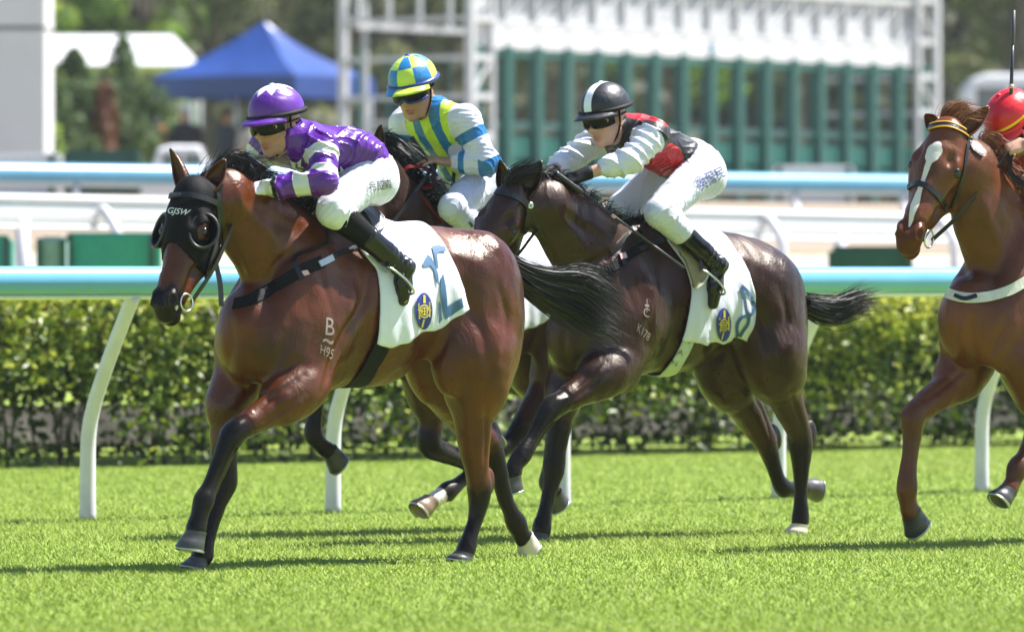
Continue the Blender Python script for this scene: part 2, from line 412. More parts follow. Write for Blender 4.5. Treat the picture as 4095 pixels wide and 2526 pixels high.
# --- white board rail and blue rail on the raised inner track
def line_pts(a, b, n=10, ext=.25):
    a, b = Vector(a), Vector(b); return [a+(b-a)*t for t in np.linspace(-ext, 1+ext, n)]
def white_rail():
    a, b = at(0, 790, 56), at(3425, 860, 66); d = (b-a).normalized(); off = a.copy()
    root = empty('white_rail', off, 0, label='white double-edged board rail with curved posts behind the hedge', cat='rail')
    pts = [p-off for p in line_pts(a, b)]
    m = MB(); m.tube([p+Vector((0, 0, .0)) for p in pts], .045, 12, flat=.7, ref=(0, 0, 1)); m.build('top_rail', 'rail_white', root, True)
    m = MB(); m.tube([p+Vector((0, 0, -.125)) for p in pts], .022, 8, flat=5.6, ref=(0, 0, 1)); m.build('board', plain('board_grey', (.56, .565, .57), .5, var=.05), root, True)
    m = MB(); m.tube([p+Vector((0, 0, -.25)) for p in pts], .030, 10, flat=.7, ref=(0, 0, 1)); m.build('lower_rail', 'rail_white', root, True)
    for px, goose in ((75, 0), (340, 1), (1500, 0), (2990, 1), (3350, 0), (2450, 0), (3800, 1)):
        t = (px-0)/3425; p = a+(b-a)*t-off; side = Vector((.55, -.6, 0))
        m = MB(); base = Vector((p.x, p.y, -1.1))
        if goose: q = spline([base+side*.35, base+side*.35+Vector((0, 0, .62)), base+side*.30+Vector((0, 0, .82)), base+side*.12+Vector((0, 0, .98)), p+Vector((0, 0, -.10))+side*.05], 5); m.tube(q, .050, 12)
        else: m.tube([base, p+Vector((0, 0, -.15))], .060, 12)
        m.build('post', 'post_white', root, True)
    a, b = at(0, 690, 66), at(3425, 732, 73); off = a.copy()
    root = empty('blue_rail', off, 0, label='second light blue rail farther back along the sand track', cat='rail')
    pts = [p-off for p in line_pts(a, b)]; m = MB(); m.tube(pts, .10, 16, flat=.95, ref=(0, 0, 1)); m.build('rail_tube', 'rail_blue', root, True)
    m = MB(); m.tube([p+Vector((0, 0, -.11)) for p in pts], .03, 8); m.build('rail_lip', 'rail_white', root, True)
    for t in np.linspace(-.2, 1.2, 11):
        p = a+(b-a)*t-off; m = MB(); m.tube([p+Vector((.1, -.1, -.9)), p+Vector((0, 0, -.1))], .04, 10); m.build('post', 'post_white', root, True)
white_rail()

# --- green padded barriers, boards and clutter between the rails
plain('teal_pad', (.02, .26, .17), .55, var=.1); plain('pad_dark', (.012, .07, .05), .6); plain('board_white', (.62, .62, .62), .55, var=.05); plain('steel_grey', (.42, .43, .45), .4, .6)
def barrier(px0, px1, py0, py1, Y, mat, label, cat='barrier', depth=.4, zb=None, name='padded_barrier', group=None):
    a, b = at(px0, py0, Y), at(px1, py1, Y); c = (a+b)/2; zb = zb if zb is not None else ground_z(vof((c.x, Y, 0)))-.02
    h = a.z-zb; root = empty(name, (c.x, Y+depth/2, zb), 0, label=label, cat=cat, group=group)
    m = MB(); m.box((0, 0, h/2), (b.x-a.x, depth, h), 0, min(.04, depth*.2)); m.build('panel', mat, root)
    for s in (-1, 1): m = MB(); m.box((s*(b.x-a.x)*.42, -depth*.5-.02, h*.5), (.05, .05, h*.96), 0, .005); m.build('upright', 'pad_dark', root)
    return root
barrier(250, 640, 930, 1060, 54, 'teal_pad', 'teal padded barrier to the left of the bay leader')
barrier(-200, 45, 940, 1060, 54, 'teal_pad', 'teal padded barrier cut by the left edge of the photo')
barrier(150, 260, 945, 1060, 53, plain('pad_grey', (.20, .30, .28), .6), 'small grey-green barrier between two teal ones')
barrier(3320, 3650, 985, 1070, 55, 'pad_dark', 'dark green low barrier left of the chestnut horse')
barrier(-300, 250, 612, 650, 70, 'board_white', 'long white board at the foot of the white pillar', 'board', .15, 2.0, 'white_board')
barrier(3090, 3420, 660, 700, 78, 'board_white', 'white board under the right end of the starting gate', 'board', .15, 2.0, 'white_board')
barrier(250, 560, 600, 652, 78, 'pad_dark', 'dark green low barrier beside the parked white car', 'barrier', .3, 2.0)

# --- white pillar at the left edge
def pillar():
    Y = 80; X1 = at(178, 0, Y).x; root = empty('white_pillar', (X1-1.1, Y+.8, 2.0), 0, label='tall white panelled pillar at the left edge of the photo', cat='pillar')
    z = 0; heights = [2.32, 2.32, 2.32, 2.32]
    for h in heights:
        m = MB(); m.box((0, 0, z+h/2), (2.2, 1.6, h-.012), 0, .02); m.build('panel', plain('panel_white', (.60, .595, .585), .5, var=.04, nscale=2), root); z += h
    m = MB(); m.box((0, 0, z/2), (2.16, 1.56, z-.05)); m.build('core', 'steel_grey', root)
pillar()
# ------------------------------------------------------------------ horse builder
def coat_mat(name, body, points, gloss=.38, warm=None):
    x = N(name); v = x.coord()
    f = x.noise(2.6, 5, v, .6, .4); f2 = x.noise(26, 4, v)
    lo = tuple(q*.62 for q in body); hi = tuple(min(1, q*1.25) for q in (warm or body))
    c = x.ramp(f, [(.3, lo), (.68, hi)])
    c = x.mix(x.math('MULTIPLY', f2, .35), c, tuple(q*.5 for q in body))
    pt = x.attr('pt'); edge = x.math('ADD', pt, x.math('MULTIPLY', x.math('SUBTRACT', x.noise(30, 3, v), .5), .5))
    edge = x.math('MULTIPLY', x.math('SUBTRACT', edge, .32), 2.8)
    cl = x.n('ShaderNodeClamp'); x.l(edge, cl.inputs[0])
    c = x.mix(cl.outputs[0], c, points)
    wh = x.attr('wh'); e2 = x.math('ADD', wh, x.math('MULTIPLY', x.math('SUBTRACT', x.noise(55, 3, v), .5), .35))
    cl2 = x.n('ShaderNodeClamp'); x.l(x.math('MULTIPLY', x.math('SUBTRACT', e2, .42), 6.0), cl2.inputs[0])
    c = x.mix(cl2.outputs[0], c, (.62, .57, .53))
    x.color(c)
    hair = x.noise(1.0, 3, x.coord((60, 240, 160)))
    wet = x.noise(3.4, 4, v, .6, .6)
    rr = x.ramp(wet, [(.35, (gloss+.16,)*3), (.60, (gloss-.06,)*3)])
    x.l(rr, x.b.inputs['Roughness'])
    vein = x.noise(7, 4, x.coord((1, 1, .6)), .6, 1.4); skin = x.noise(42, 4, x.coord((.6, 1, 1)), .65, .6); skin.node.noise_type = 'RIDGED_MULTIFRACTAL'
    h = x.math('ADD', x.math('ADD', vein, x.math('MULTIPLY', skin, .07)), x.math('MULTIPLY', hair, .16))
    x.set(Specular_Tint=(1.0, .86, .74)); x.l(x.math('SUBTRACT', .42, x.math('MULTIPLY', cl.outputs[0], .20)), x.b.inputs['Specular IOR Level']); x.bump(h, .6, .014)
    return x.m
def hair_mat(name, c, c2):
    x = N(name); v = x.coord(); x.color(x.ramp(x.noise(30, 3, v), [(.3, c), (.75, c2)])); x.set(Roughness=.5, Specular_IOR_Level=.35)
    return x.m
def hair(name, guides, n, width, mat, parent, jit=.01, tipjit=.05, seed=1, seg=12):
    r = np.random.default_rng(seed)
    G = np.array([spline(g, 6) for g in guides])            # g, m, 3
    m = G.shape[1]; idx = np.linspace(0, m-1, seg); lo = np.floor(idx).astype(int); hi = np.minimum(lo+1, m-1); fr = (idx-lo)[:, None]
    G = G[:, lo]*(1-fr)+G[:, hi]*fr
    g = len(guides); u = r.uniform(0, g-1, n) if g > 1 else np.zeros(n)
    i0 = np.clip(np.floor(u).astype(int), 0, max(g-2, 0)); i1 = np.minimum(i0+1, g-1); w_ = (u-i0)[:, None, None]
    S = G[i0]*(1-w_)+G[i1]*w_
    t = np.linspace(0, 1, seg)[None, :, None]
    stop = r.uniform(.55, 1.0, (n, 1, 1)); tt = t*stop
    # sample each strand only up to its own length
    k = (tt[..., 0]*(seg-1)); k0 = np.floor(k).astype(int); k1 = np.minimum(k0+1, seg-1); kf = (k-k0)[..., None]
    rows = np.arange(n)[:, None]; S = S[rows, k0]*(1-kf)+S[rows, k1]*kf
    S = S + r.normal(size=(n, 1, 3))*jit + r.normal(size=(n, 1, 3))*tipjit*tt**1.4
    ph = r.uniform(0, 6.28, (n, 1, 3)); S = S + np.sin(tt*7+ph)*.006*tt
    T = np.gradient(S, axis=1); side = np.cross(T, r.normal(size=(n, 1, 3))); side /= np.maximum(np.linalg.norm(side, axis=2, keepdims=True), 1e-9)
    wd = width*(1-.85*t**2)*r.uniform(.6, 1.3, (n, 1, 1))
    A = S-side*wd/2; B = S+side*wd/2
    V = np.stack([A, B], 2).reshape(-1, 3)
    base = (np.arange(n)*seg*2)[:, None]+np.arange(seg-1)[None]*2
    F = np.stack([base, base+1, base+3, base+2], -1).reshape(-1, 4)
    return mesh_obj(name, V, F, mat, parent, True)
def hoof_mesh(parent, cor, sole, toe, scale=1.0, mat='hoof_dark', h_back=.6, shoe=True):
    """hoof from coronet centre to sole centre; toe is the direction the toe points"""
    cor, sole, toe = (np.array(q, float) for q in (cor, sole, toe))
    up = cor-sole; H = np.linalg.norm(up); up /= H
    f = toe-up*(toe@up); f /= np.linalg.norm(f); l = np.cross(up, f)
    n = 22; V = []; rings = [(1.10, .043, .041, -.006), (1.0, .050, .047, -.003), (.95, .047, .045, -.002), (.5, .057, .052, .008), (.10, .066, .059, .017), (0, .062, .055, .016)]
    for q, rf, rl, sh in rings:
        for k in range(n):
            a = 2*math.pi*k/n; ca, sa = math.cos(a), math.sin(a)
            back = 1 if ca > 0 else .86
            lift = 0
            V.append(sole+up*(H*q)+f*(sh+rf*ca*back)*scale+l*rl*sa*scale)
    F = []
    for i in range(len(rings)-1):
        for k in range(n): F.append((i*n+k, i*n+(k+1) % n, (i+1)*n+(k+1) % n, (i+1)*n+k))
    F.append(tuple(range(n))); F.append(tuple((len(rings)-1)*n+k for k in range(n))[::-1])
    o = mesh_obj('hoof', V, F, mat, parent, True)
    if shoe:
        m = MB(); pts = [sole-up*.004+f*(.016+.058*math.cos(a))*scale+l*.05*math.sin(a)*scale for a in np.linspace(-2.3, 2.3, 20)]
        m.tube(pts, .009, 6, flat=.6, ref=up); m.build('horseshoe', 'shoe_metal', o, True)
    return o
def ear_mesh(parent, base, tip, face, mat, w=.042):
    base, tip, face = (np.array(q, float) for q in (base, tip, face))
    ax = tip-base; L = np.linalg.norm(ax); ax /= L; face = face-ax*(face@ax); face /= np.linalg.norm(face); sd_ = np.cross(ax, face)
    V = []; nu, nv = 13, 13
    for i in range(nu):
        u = i/(nu-1); ww = w*(np.sin(math.pi*min(1, (u*.78+.22)))**.75)*(1-.15*u)+.001
        if u > .97: ww = .003
        op = 1.75-.75*u
        for j in range(nv):
            a = (j/(nv-1)*2-1)*(math.pi-.55*op) if False else (j/(nv-1)*2-1)*(2.35-.9*u)
            V.append(base+ax*(L*u+.0)+sd_*(math.sin(a)*ww)-face*(math.cos(a)*ww*.8)+face*(.02*u*u-.004))
    F = [(i*nv+j, i*nv+j+1, (i+1)*nv+j+1, (i+1)*nv+j) for i in range(nu-1) for j in range(nv-1)]
    o = mesh_obj('ear', V, F, mat, parent, True, attrs={'pt': np.repeat(np.linspace(.2, .45, nu)**1.0, nv), 'wh': np.zeros(nu*nv)})
    md = o.modifiers.new('thick', 'SOLIDIFY'); md.thickness = .006; md.offset = 0
    return o

def head_prims(poll, muz, lref, neckdir=None):
    a = muz-poll; L = np.linalg.norm(a); a = a/L; S = L/.62
    l = np.array(lref, float); l = l-a*(a@l); l /= np.linalg.norm(l); f = np.cross(a, l)
    R = np.stack([a, l, f], 1)
    H = lambda x, y, z: poll+(a*x+l*y+f*z)*S
    e = lambda c, r, k=.03, **m: EL(H(*c), np.array(r)*S, R, k, **m)
    rc = lambda c0, c1, r0, r1, k=.03, **m: RC(H(*c0), H(*c1), r0*S, r1*S, k, **m)
    P = [e((.085, 0, -.075), (.11, .082, .078), .04), e((.20, 0, -.06), (.125, .092, .058), .04),
         e((.20, .055, -.085), (.09, .05, .055), .03), e((.20, -.055, -.085), (.09, .05, .055), .03),
         rc((.16, 0, -.055), (.46, 0, -.048), .060, .043, .04),
         rc((.25, .034, -.075), (.42, .03, -.065), .040, .026, .03), rc((.25, -.034, -.075), (.42, -.03, -.065), .040, .026, .03)]
    for s in (1, -1):
        P += [e((.235, s*.046, -.165), (.125, .042, .105), .035), rc((.27, s*.03, -.20), (.49, s*.018, -.115), .050, .030, .04, pt=.15),
              rc((.235, s*.085, -.075), (.36, s*.056, -.082), .022, .014, .025),     # facial crest
              e((.195, s*.090, -.062), (.036, .020, .028), .014),                    # brow
              e((.238, s*.088, -.080), (.026, .014, .020), .012),
              e((.185, s*.075, -.02), (.03, .02, .012), .02, sub=1)]                    # hollow above the eye
    P += [rc((.44, 0, -.06), (.54, 0, -.062), .048, .050, .03, pt=.75), e((.565, 0, -.058), (.052, .052, .05), .025, pt=1),
          e((.595, 0, -.072), (.030, .044, .036), .018, pt=1), e((.585, 0, -.118), (.038, .036, .024), .012, pt=.9),
          rc((.47, 0, -.125), (.57, 0, -.125), .034, .026, .03, pt=.6)]
    for s in (1, -1):
        P += [e((.530, s*.036, -.030), (.042, .026, .026), .016, pt=.9), e((.546, s*.040, -.012), (.030, .014, .016), .01, pt=1),
              e((.543, s*.052, -.016), (.022, .013, .017), .008, sub=1)]
    P += [e((.592, 0, -.099), (.020, .07, .004), .006, sub=1)]
    return P, H, S, (a, l, f)

def chain(F, pts, k=.008, pt0=0.0):
    """limb: points (px, py, lat, radius[, black])"""
    Q = [(F.P(p[0], p[1], p[2]), p[3], p[4] if len(p) > 4 else pt0) for p in pts]
    extra = []; yy = np.array((0., 1., 0.))
    jt = [i for i in range(2, len(Q)-1) if Q[i][1] >= Q[i-1][1]-.0015 and Q[i][1] > Q[i+1][1]+.003]
    for a, i in enumerate(jt):
        t = Q[i+1][0]-Q[i-1][0]; t = t/np.linalg.norm(t); bk = -np.cross(t, yy); bk /= np.linalg.norm(bk); r_ = Q[i][1]; p_ = Q[i][0]; b_ = Q[i][2]
        extra += [EL(p_+bk*r_*.72-t*.004, (.020, .017, .026), None, .012, pt=b_), EL(p_-bk*r_*.55+t*.01, (.018, r_*.62, .020), None, .012, pt=b_)]
        for sgn in (1, -1): extra.append(EL(p_+yy*sgn*r_*.62+t*.006, (.020, .014, .022), None, .010, pt=b_))
        if a+1 < len(jt):
            j = jt[a+1]; t2 = Q[j][0]-Q[i][0]; L2 = np.linalg.norm(t2); t2 = t2/L2; b2 = -np.cross(t2, yy); b2 /= np.linalg.norm(b2)
            extra.append(RC(p_+t2*.035+b2*.034, Q[j][0]-t2*.02+b2*.032, .0135, .015, .007, pt=Q[j][2]))
            for sgn in (1, -1): extra.append(RC(p_+t2*.06+b2*.018+yy*sgn*.034, Q[j][0]-t2*.045+b2*.018+yy*sgn*.034, .008, .008, .008, sub=1))
    C = spline([np.array([*q[0], q[1], q[2]]) for q in Q], 4); n = len(C)
    return [RC(C[i][:3], C[i+1][:3], max(.02, C[i][3]), max(.02, C[i+1][3]), .05 if i < 6 else k, pt=min(1, max(0, C[i][4]))) for i in range(n-1)]+extra

def build_horse(sp):
    F = sp['frame']; root = empty('racehorse', F.O, F.rz, label=sp['label'], cat='horse', group='galloping racehorses')
    P = []
    for t in sp['trunk']:
        px, py, lat, rx, ry, rz = t[:6]; pit = t[6] if len(t) > 6 else 0; k = t[7] if len(t) > 7 else .07
        P.append(EL(F.P(px, py, lat), (rx, ry, rz), pitchR(pit), k))
    nk = [(F.P(px, py, lat), r, sy) for px, py, lat, r, sy in sp['neck']]
    for i in range(len(nk)-1):
        P.append(RC(nk[i][0], nk[i+1][0], nk[i][1], nk[i+1][1], .07, sy=(nk[i][2]+nk[i+1][2])/2))
    for t in sp.get('muscle', []):
        px, py, lat, rx, ry, rz, pit, k = t[:8]
        P.append(EL(F.P(px, py, lat), (rx, ry, rz), pitchR(pit), k, **(t[8] if len(t) > 8 else {})))
    hd = sp['head']; pw = F.P(*hd['poll']); Wpoll = F.O+F.f*pw[0]+F.l*pw[1]+Vector((0, 0, pw[2]))
    mw = at(hd['muz'][0], hd['muz'][1], Wpoll.y+hd['dY']); muz = F.loc(mw)
    HP, H, S, (ha, hl, hf) = head_prims(pw, muz, F.vec(hd['left']))
    # neck into skull and throat
    P.append(RC(nk[-1][0], H(.10, 0, -.13), nk[-1][1], .085*S, .05, sy=.8))
    P += HP
    for lg in ('LF', 'RF', 'LH', 'RH'): P += chain(F, sp[lg])
    # subtle muscle grooves on the near side and far side
    for t in sp.get('groove', []):
        a, b = F.P(*t[0]), F.P(*t[1]); P.append(RC(a, b, t[2], t[2], t[3], sub=1))
    V, Q = clay(P, sp.get('h', .008))
    pt = blend(P, V, 'pt')
    t0 = BVHTree.FromPolygons([Vector(v) for v in V], [tuple(map(int, q)) for q in Q]); Nv = normals_of(V, Q); D = np.zeros(len(V))
    for st in sp.get('strokes', []):
        pl, w_, dep = st[:3]; pts = [F.hit(t0, *q) for q in spline(pl, 6)]; pts = np.array([q[0] for q in pts if q is not None])
        if len(pts) < 2: continue
        lo, hi = pts.min(0)-4*w_, pts.max(0)+4*w_; I = np.where(((V > lo) & (V < hi)).all(1))[0]; best = np.full(len(I), 9.0); tpar = np.zeros(len(I))
        for i in range(len(pts)-1):
            a, b = pts[i], pts[i+1]; ba = b-a; t = np.clip(((V[I]-a)@ba)/max(ba@ba, 1e-12), 0, 1); d = np.linalg.norm(V[I]-a-t[:, None]*ba, axis=1)
            m_ = d < best; best[m_] = d[m_]; tpar[m_] = (i+t[m_])/(len(pts)-1)
        D[I] += dep*np.exp(-(best/w_)**2)*np.sin(np.pi*np.clip(tpar, .06, .94))**.6
    D += (.0030*vnoise(V*34, 31)+.0014*vnoise(V*85, 33)*np.clip(vnoise(V*8, 34), 0, 1))*(pt < .5)+.0012*vnoise(V*60, 32)
    V = V+Nv*D[:, None]
    dorsal = sp.get('dorsal', 0)
    wh = np.zeros(len(V))
    for (c, r, amt) in [(H(*q[0]), q[1]*S, q[2]) for q in sp.get('blaze', [])] + [(F.P(*q[0]), q[1], q[2]) for q in sp.get('white', [])]:
        d = np.linalg.norm(V-c, axis=1); wh = np.maximum(wh, amt*np.clip(1.5-d/r, 0, 1))
    if 'stripe' in sp:
        loc = (V-pw)/S; a2, l2, f2 = loc@ha, loc@hl, loc@hf; bd = np.full(len(V), 9.0)
        st = sp['stripe']
        for i in range(len(st)-1):
            (a0, y0, r0), (a1, y1, r1) = st[i], st[i+1]; q = np.stack([a2-a0, l2-y0], 1); ba = np.array((a1-a0, y1-y0)); t = np.clip((q@ba)/(ba@ba), 0, 1)
            bd = np.minimum(bd, np.linalg.norm(q-t[:, None]*ba, axis=1)-(r0+(r1-r0)*t))
        wh = np.maximum(wh, np.where(f2 > -.07, np.clip(.5-bd/.012, 0, 1), 0))
    body = mesh_obj('body', V, Q, sp['coat'], root, True, attrs={'pt': pt, 'wh': wh})
    tree = BVHTree.FromPolygons([Vector(v) for v in V], [tuple(map(int, q)) for q in Q])
    for s in (1, -1):
        c = H(.224, s*.095, -.066)
        bm = bmesh.new(); bmesh.ops.create_uvsphere(bm, u_segments=14, v_segments=10, radius=.0240*S)
        bm.transform(Matrix.Translation(Vector(c))); me = bpy.data.meshes.new('eye'); bm.to_mesh(me); bm.free()
        for p_ in me.polygons: p_.use_smooth = True
        me.materials.append(MATS['horse_eye']); o = bpy.data.objects.new('eye', me); COL.objects.link(o); o.parent = root
    for s, key in ((1, 'earL'), (-1, 'earR')):
        b = H(.035, s*.055, -.085); wb = F.O+F.f*b[0]+F.l*b[1]+Vector((0, 0, b[2]))
        t = F.loc(at(sp[key][0], sp[key][1], wb.y+sp[key][2]))
        ear_mesh(root, b, t, hf*.5+hl*s*sp.get('earout', .6)-ha*.0, sp['coat'])
    for hf_ in sp['hooves']:
        hoof_mesh(root, F.P(*hf_[0]), F.P(*hf_[1]), hf_[2], hf_[3] if len(hf_) > 3 else 1.0, hf_[4] if len(hf_) > 4 else 'hoof_dark')
    return dict(F=F, root=root, body=body, tree=tree, H=H, S=S, ax=(ha, hl, hf), V=V, Q=Q, sp=sp)

plain('hoof_dark', (.045, .042, .042), .4); plain('hoof_tan', (.22, .15, .10), .45); plain('hoof_pale', (.50, .43, .35), .5)
plain('shoe_metal', (.45, .46, .48), .35, 1.0)
plain('horse_eye', (.008, .006, .005), .1, var=0)
coat_mat('coat_bay', (.046, .0098, .0020), (.0040, .0036, .0037), .30, (.098, .0208, .0034))
coat_mat('coat_dark_bay', (.0150, .0043, .0017), (.0040, .0035, .0033), .31, (.033, .0088, .0027))
coat_mat('coat_brown', (.035, .012, .007), (.0065, .0058, .0062), .34, (.048, .015, .007))
coat_mat('coat_chestnut', (.080, .0200, .0042), (.072, .0180, .0042), .35, (.125, .0320, .0062))
hair_mat('hair_black', (.005, .0045, .005), (.016, .015, .015)); hair_mat('hair_chestnut', (.16, .045, .02), (.34, .13, .065))

def lane(px, py_ground, lat, x):
    """frame whose local (x, lat, 0) is the turf point seen at that pixel"""
    g = at(px, py_ground, groundY(py_ground)); g.z = 0
    return Frame(g-FWD*x-LEFT*lat)
HORSES = {}
# --- bay leader with black hood
F1 = lane(786, 2276, -.12, .62)
HORSES[1] = dict(frame=F1, coat='coat_bay', label='bay racehorse in front wearing a black blinker hood and white saddlecloth number 12',
  trunk=[(1250, 1245, 0, .30, .205, .365), (1450, 1222, 0, .40, .252, .365), (1640, 1146, 0, .34, .225, .285), (1800, 1122, 0, .28, .225, .235),
         (1330, 1030, 0, .30, .11, .19, -14, .12)],
  neck=[(1225, 1130, 0, .25, .62), (1120, 1010, 0, .215, .54), (1020, 905, 0, .178, .52), (915, 800, 0, .130, .58)],
  muscle=[(1940, 1200, .135, .20, .135, .28, 0, .12), (1765, 1200, -.135, .20, .135, .28, 0, .12),
          (1925, 1400, .14, .19, .12, .26, -8, .12), (1745, 1400, -.14, .19, .12, .26, -8, .12), (1830, 1430, .16, .12, .09, .18, 20, .10),
          (1205, 1270, .150, .15, .080, .34, 22, .10), (990, 1310, -.155, .15, .09, .28, 22, .10),
          (1285, 1330, .175, .16, .075, .22, 40, .07), (1250, 1470, .185, .11, .075, .17, 15, .04), (1060, 1370, -.16, .15, .08, .2, 40, .035),
          (1005, 1340, .0, .15, .16, .22, 0, .07), (975, 1400, -.09, .08, .075, .13, 10, .03), (1090, 1420, .10, .08, .075, .13, 10, .03),
          ],
  groove=[((1135, 1390, .13), (1100, 1540, .10), .012, .03), ((1030, 1380, .0), (1010, 1560, .0), .012, .035), ((985, 1010, .14), (1120, 1180, .2), .010, .03),
          ],
  head=dict(poll=(748, 702, 0), muz=(622, 1262), dY=-.20, left=(.87, -.49, 0)),
  earL=(898, 640, .05), earR=(690, 594, .06), earout=.35,
  LF=[(1225, 1540, .175, .095), (1150, 1590, .175, .088), (1060, 1650, .17, .070, .1), (985, 1697, .165, .055, .5), (935, 1732, .16, .055, 1), (902, 1795, .16, .043, 1), (868, 1875, .155, .034, 1),
      (838, 1945, .15, .034, 1), (815, 1998, .15, .043, 1), (797, 2060, .15, .037, 1), (782, 2118, .15, .044, 1)],
  RF=[(985, 1480, -.13, .105), (915, 1600, -.125, .080), (897, 1740, -.12, .062, .3), (898, 1850, -.12, .053, 1), (900, 1925, -.12, .053, 1), (880, 1990, -.12, .040, 1), (850, 2080, -.12, .033, 1),
      (826, 2165, -.12, .034, 1), (812, 2215, -.12, .044, 1), (797, 2240, -.12, .042, 1)],
  LH=[(1900, 1400, .15, .17), (1903, 1560, .145, .118), (1890, 1650, .14, .090), (1897, 1785, .13, .068), (1908, 1885, .125, .053, .1), (1916, 1945, .12, .055, .6), (1914, 2010, .12, .045, 1),
      (1902, 2075, .12, .033, 1), (1884, 2130, .12, .032, 1), (1868, 2185, .12, .041, 1), (1856, 2215, .12, .039, 1)],
  RH=[(1760, 1420, -.15, .15), (1800, 1560, -.145, .10), (1870, 1690, -.135, .072), (1955, 1775, -.125, .054, .6), (1990, 1870, -.12, .043, 1), (2018, 1985, -.12, .036, 1),
      (2045, 2050, -.12, .035, 1), (2064, 2090, -.12, .045, 1), (2085, 2140, -.12, .037, 1), (2098, 2156, -.12, .042, 1)],
  hooves=[((782, 2128, .15), (772, 2198, .15), (.9, 0, -.15), 1.05), ((795, 2235, -.12), (786, 2276, -.12), (1, 0, 0)), ((1855, 2212, .12), (1847, 2248, .12), (1, 0, 0)),
          ((2098, 2150, -.12), (2126, 2188, -.12), (.5, 0, -.85), 1.0, 'hoof_pale')],
  white=[((2118, 2165, -.12), .05, 1.0)], blaze=[((.56, .052, -.055), .018, .55)])
# hock point of the far hind leg
HORSES[1]['muscle'] += [(1972, 1738, -.125, .045, .028, .07, -20, .02, dict(pt=.6)), (1948, 1925, .12, .04, .03, .065, 0, .02, dict(pt=.6))]

STROKES = [  # muscle lines traced on the leader: (path, width, depth)
  ([(1440, 1010), (1465, 1085), (1455, 1200), (1395, 1310), (1335, 1425), (1300, 1540), (1275, 1610)], .030, -.016), ([(1400, 1100), (1410, 1200), (1360, 1300)], .035, .010),
  ([(1240, 1010), (1290, 1120), (1330, 1260)], .020, -.008), ([(1300, 955), (1200, 1000), (1125, 1045), (1085, 1110), (1065, 1190)], .024, -.014), ([(1180, 1050), (1130, 1100), (1100, 1180)], .03, .010),
  ([(925, 950), (955, 1050), (990, 1140)], .022, -.012), ([(960, 790), (1050, 900), (1120, 1000)], .03, .008), ([(1000, 800), (1100, 880), (1200, 930)], .03, -.008),
  ([(1015, 1290), (1005, 1400), (1025, 1510)], .022, -.016), ([(1150, 1340), (1110, 1430), (1060, 1500)], .026, -.014), ([(930, 1290), (925, 1400), (900, 1500)], .025, -.010),
  ([(1215, 1500), (1100, 1580), (1010, 1660)], .014, -.009), ([(1220, 1570), (1120, 1645), (1030, 1700)], .012, -.008), ([(1180, 1500), (1080, 1580)], .02, .006), ([(925, 1790), (885, 1880), (845, 1965)], .009, -.006),
  ([(1640, 1240), (1690, 1350), (1690, 1450)], .045, -.014), ([(1690, 1480), (1760, 1400), (1800, 1320)], .022, -.012), ([(1840, 1060), (1870, 1200), (1930, 1340), (1960, 1480)], .030, -.015), ([(1990, 1130), (2030, 1280), (2010, 1440)], .022, -.010),
  ([(1800, 1010), (1900, 1040), (1980, 1110)], .05, .008), ([(1935, 1540), (1945, 1660), (1942, 1800), (1935, 1880)], .014, -.010), ([(1860, 1560), (1865, 1680), (1880, 1800)], .02, .006), ([(1895, 2000), (1885, 2080), (1872, 2150)], .008, -.005)]
HORSES[1]['strokes'] = STROKES
def shifted(sp, keys, fn):
    return {k: [tuple([*fn(t[0], t[1]), *t[2:]]) for t in sp[k]] for k in keys}
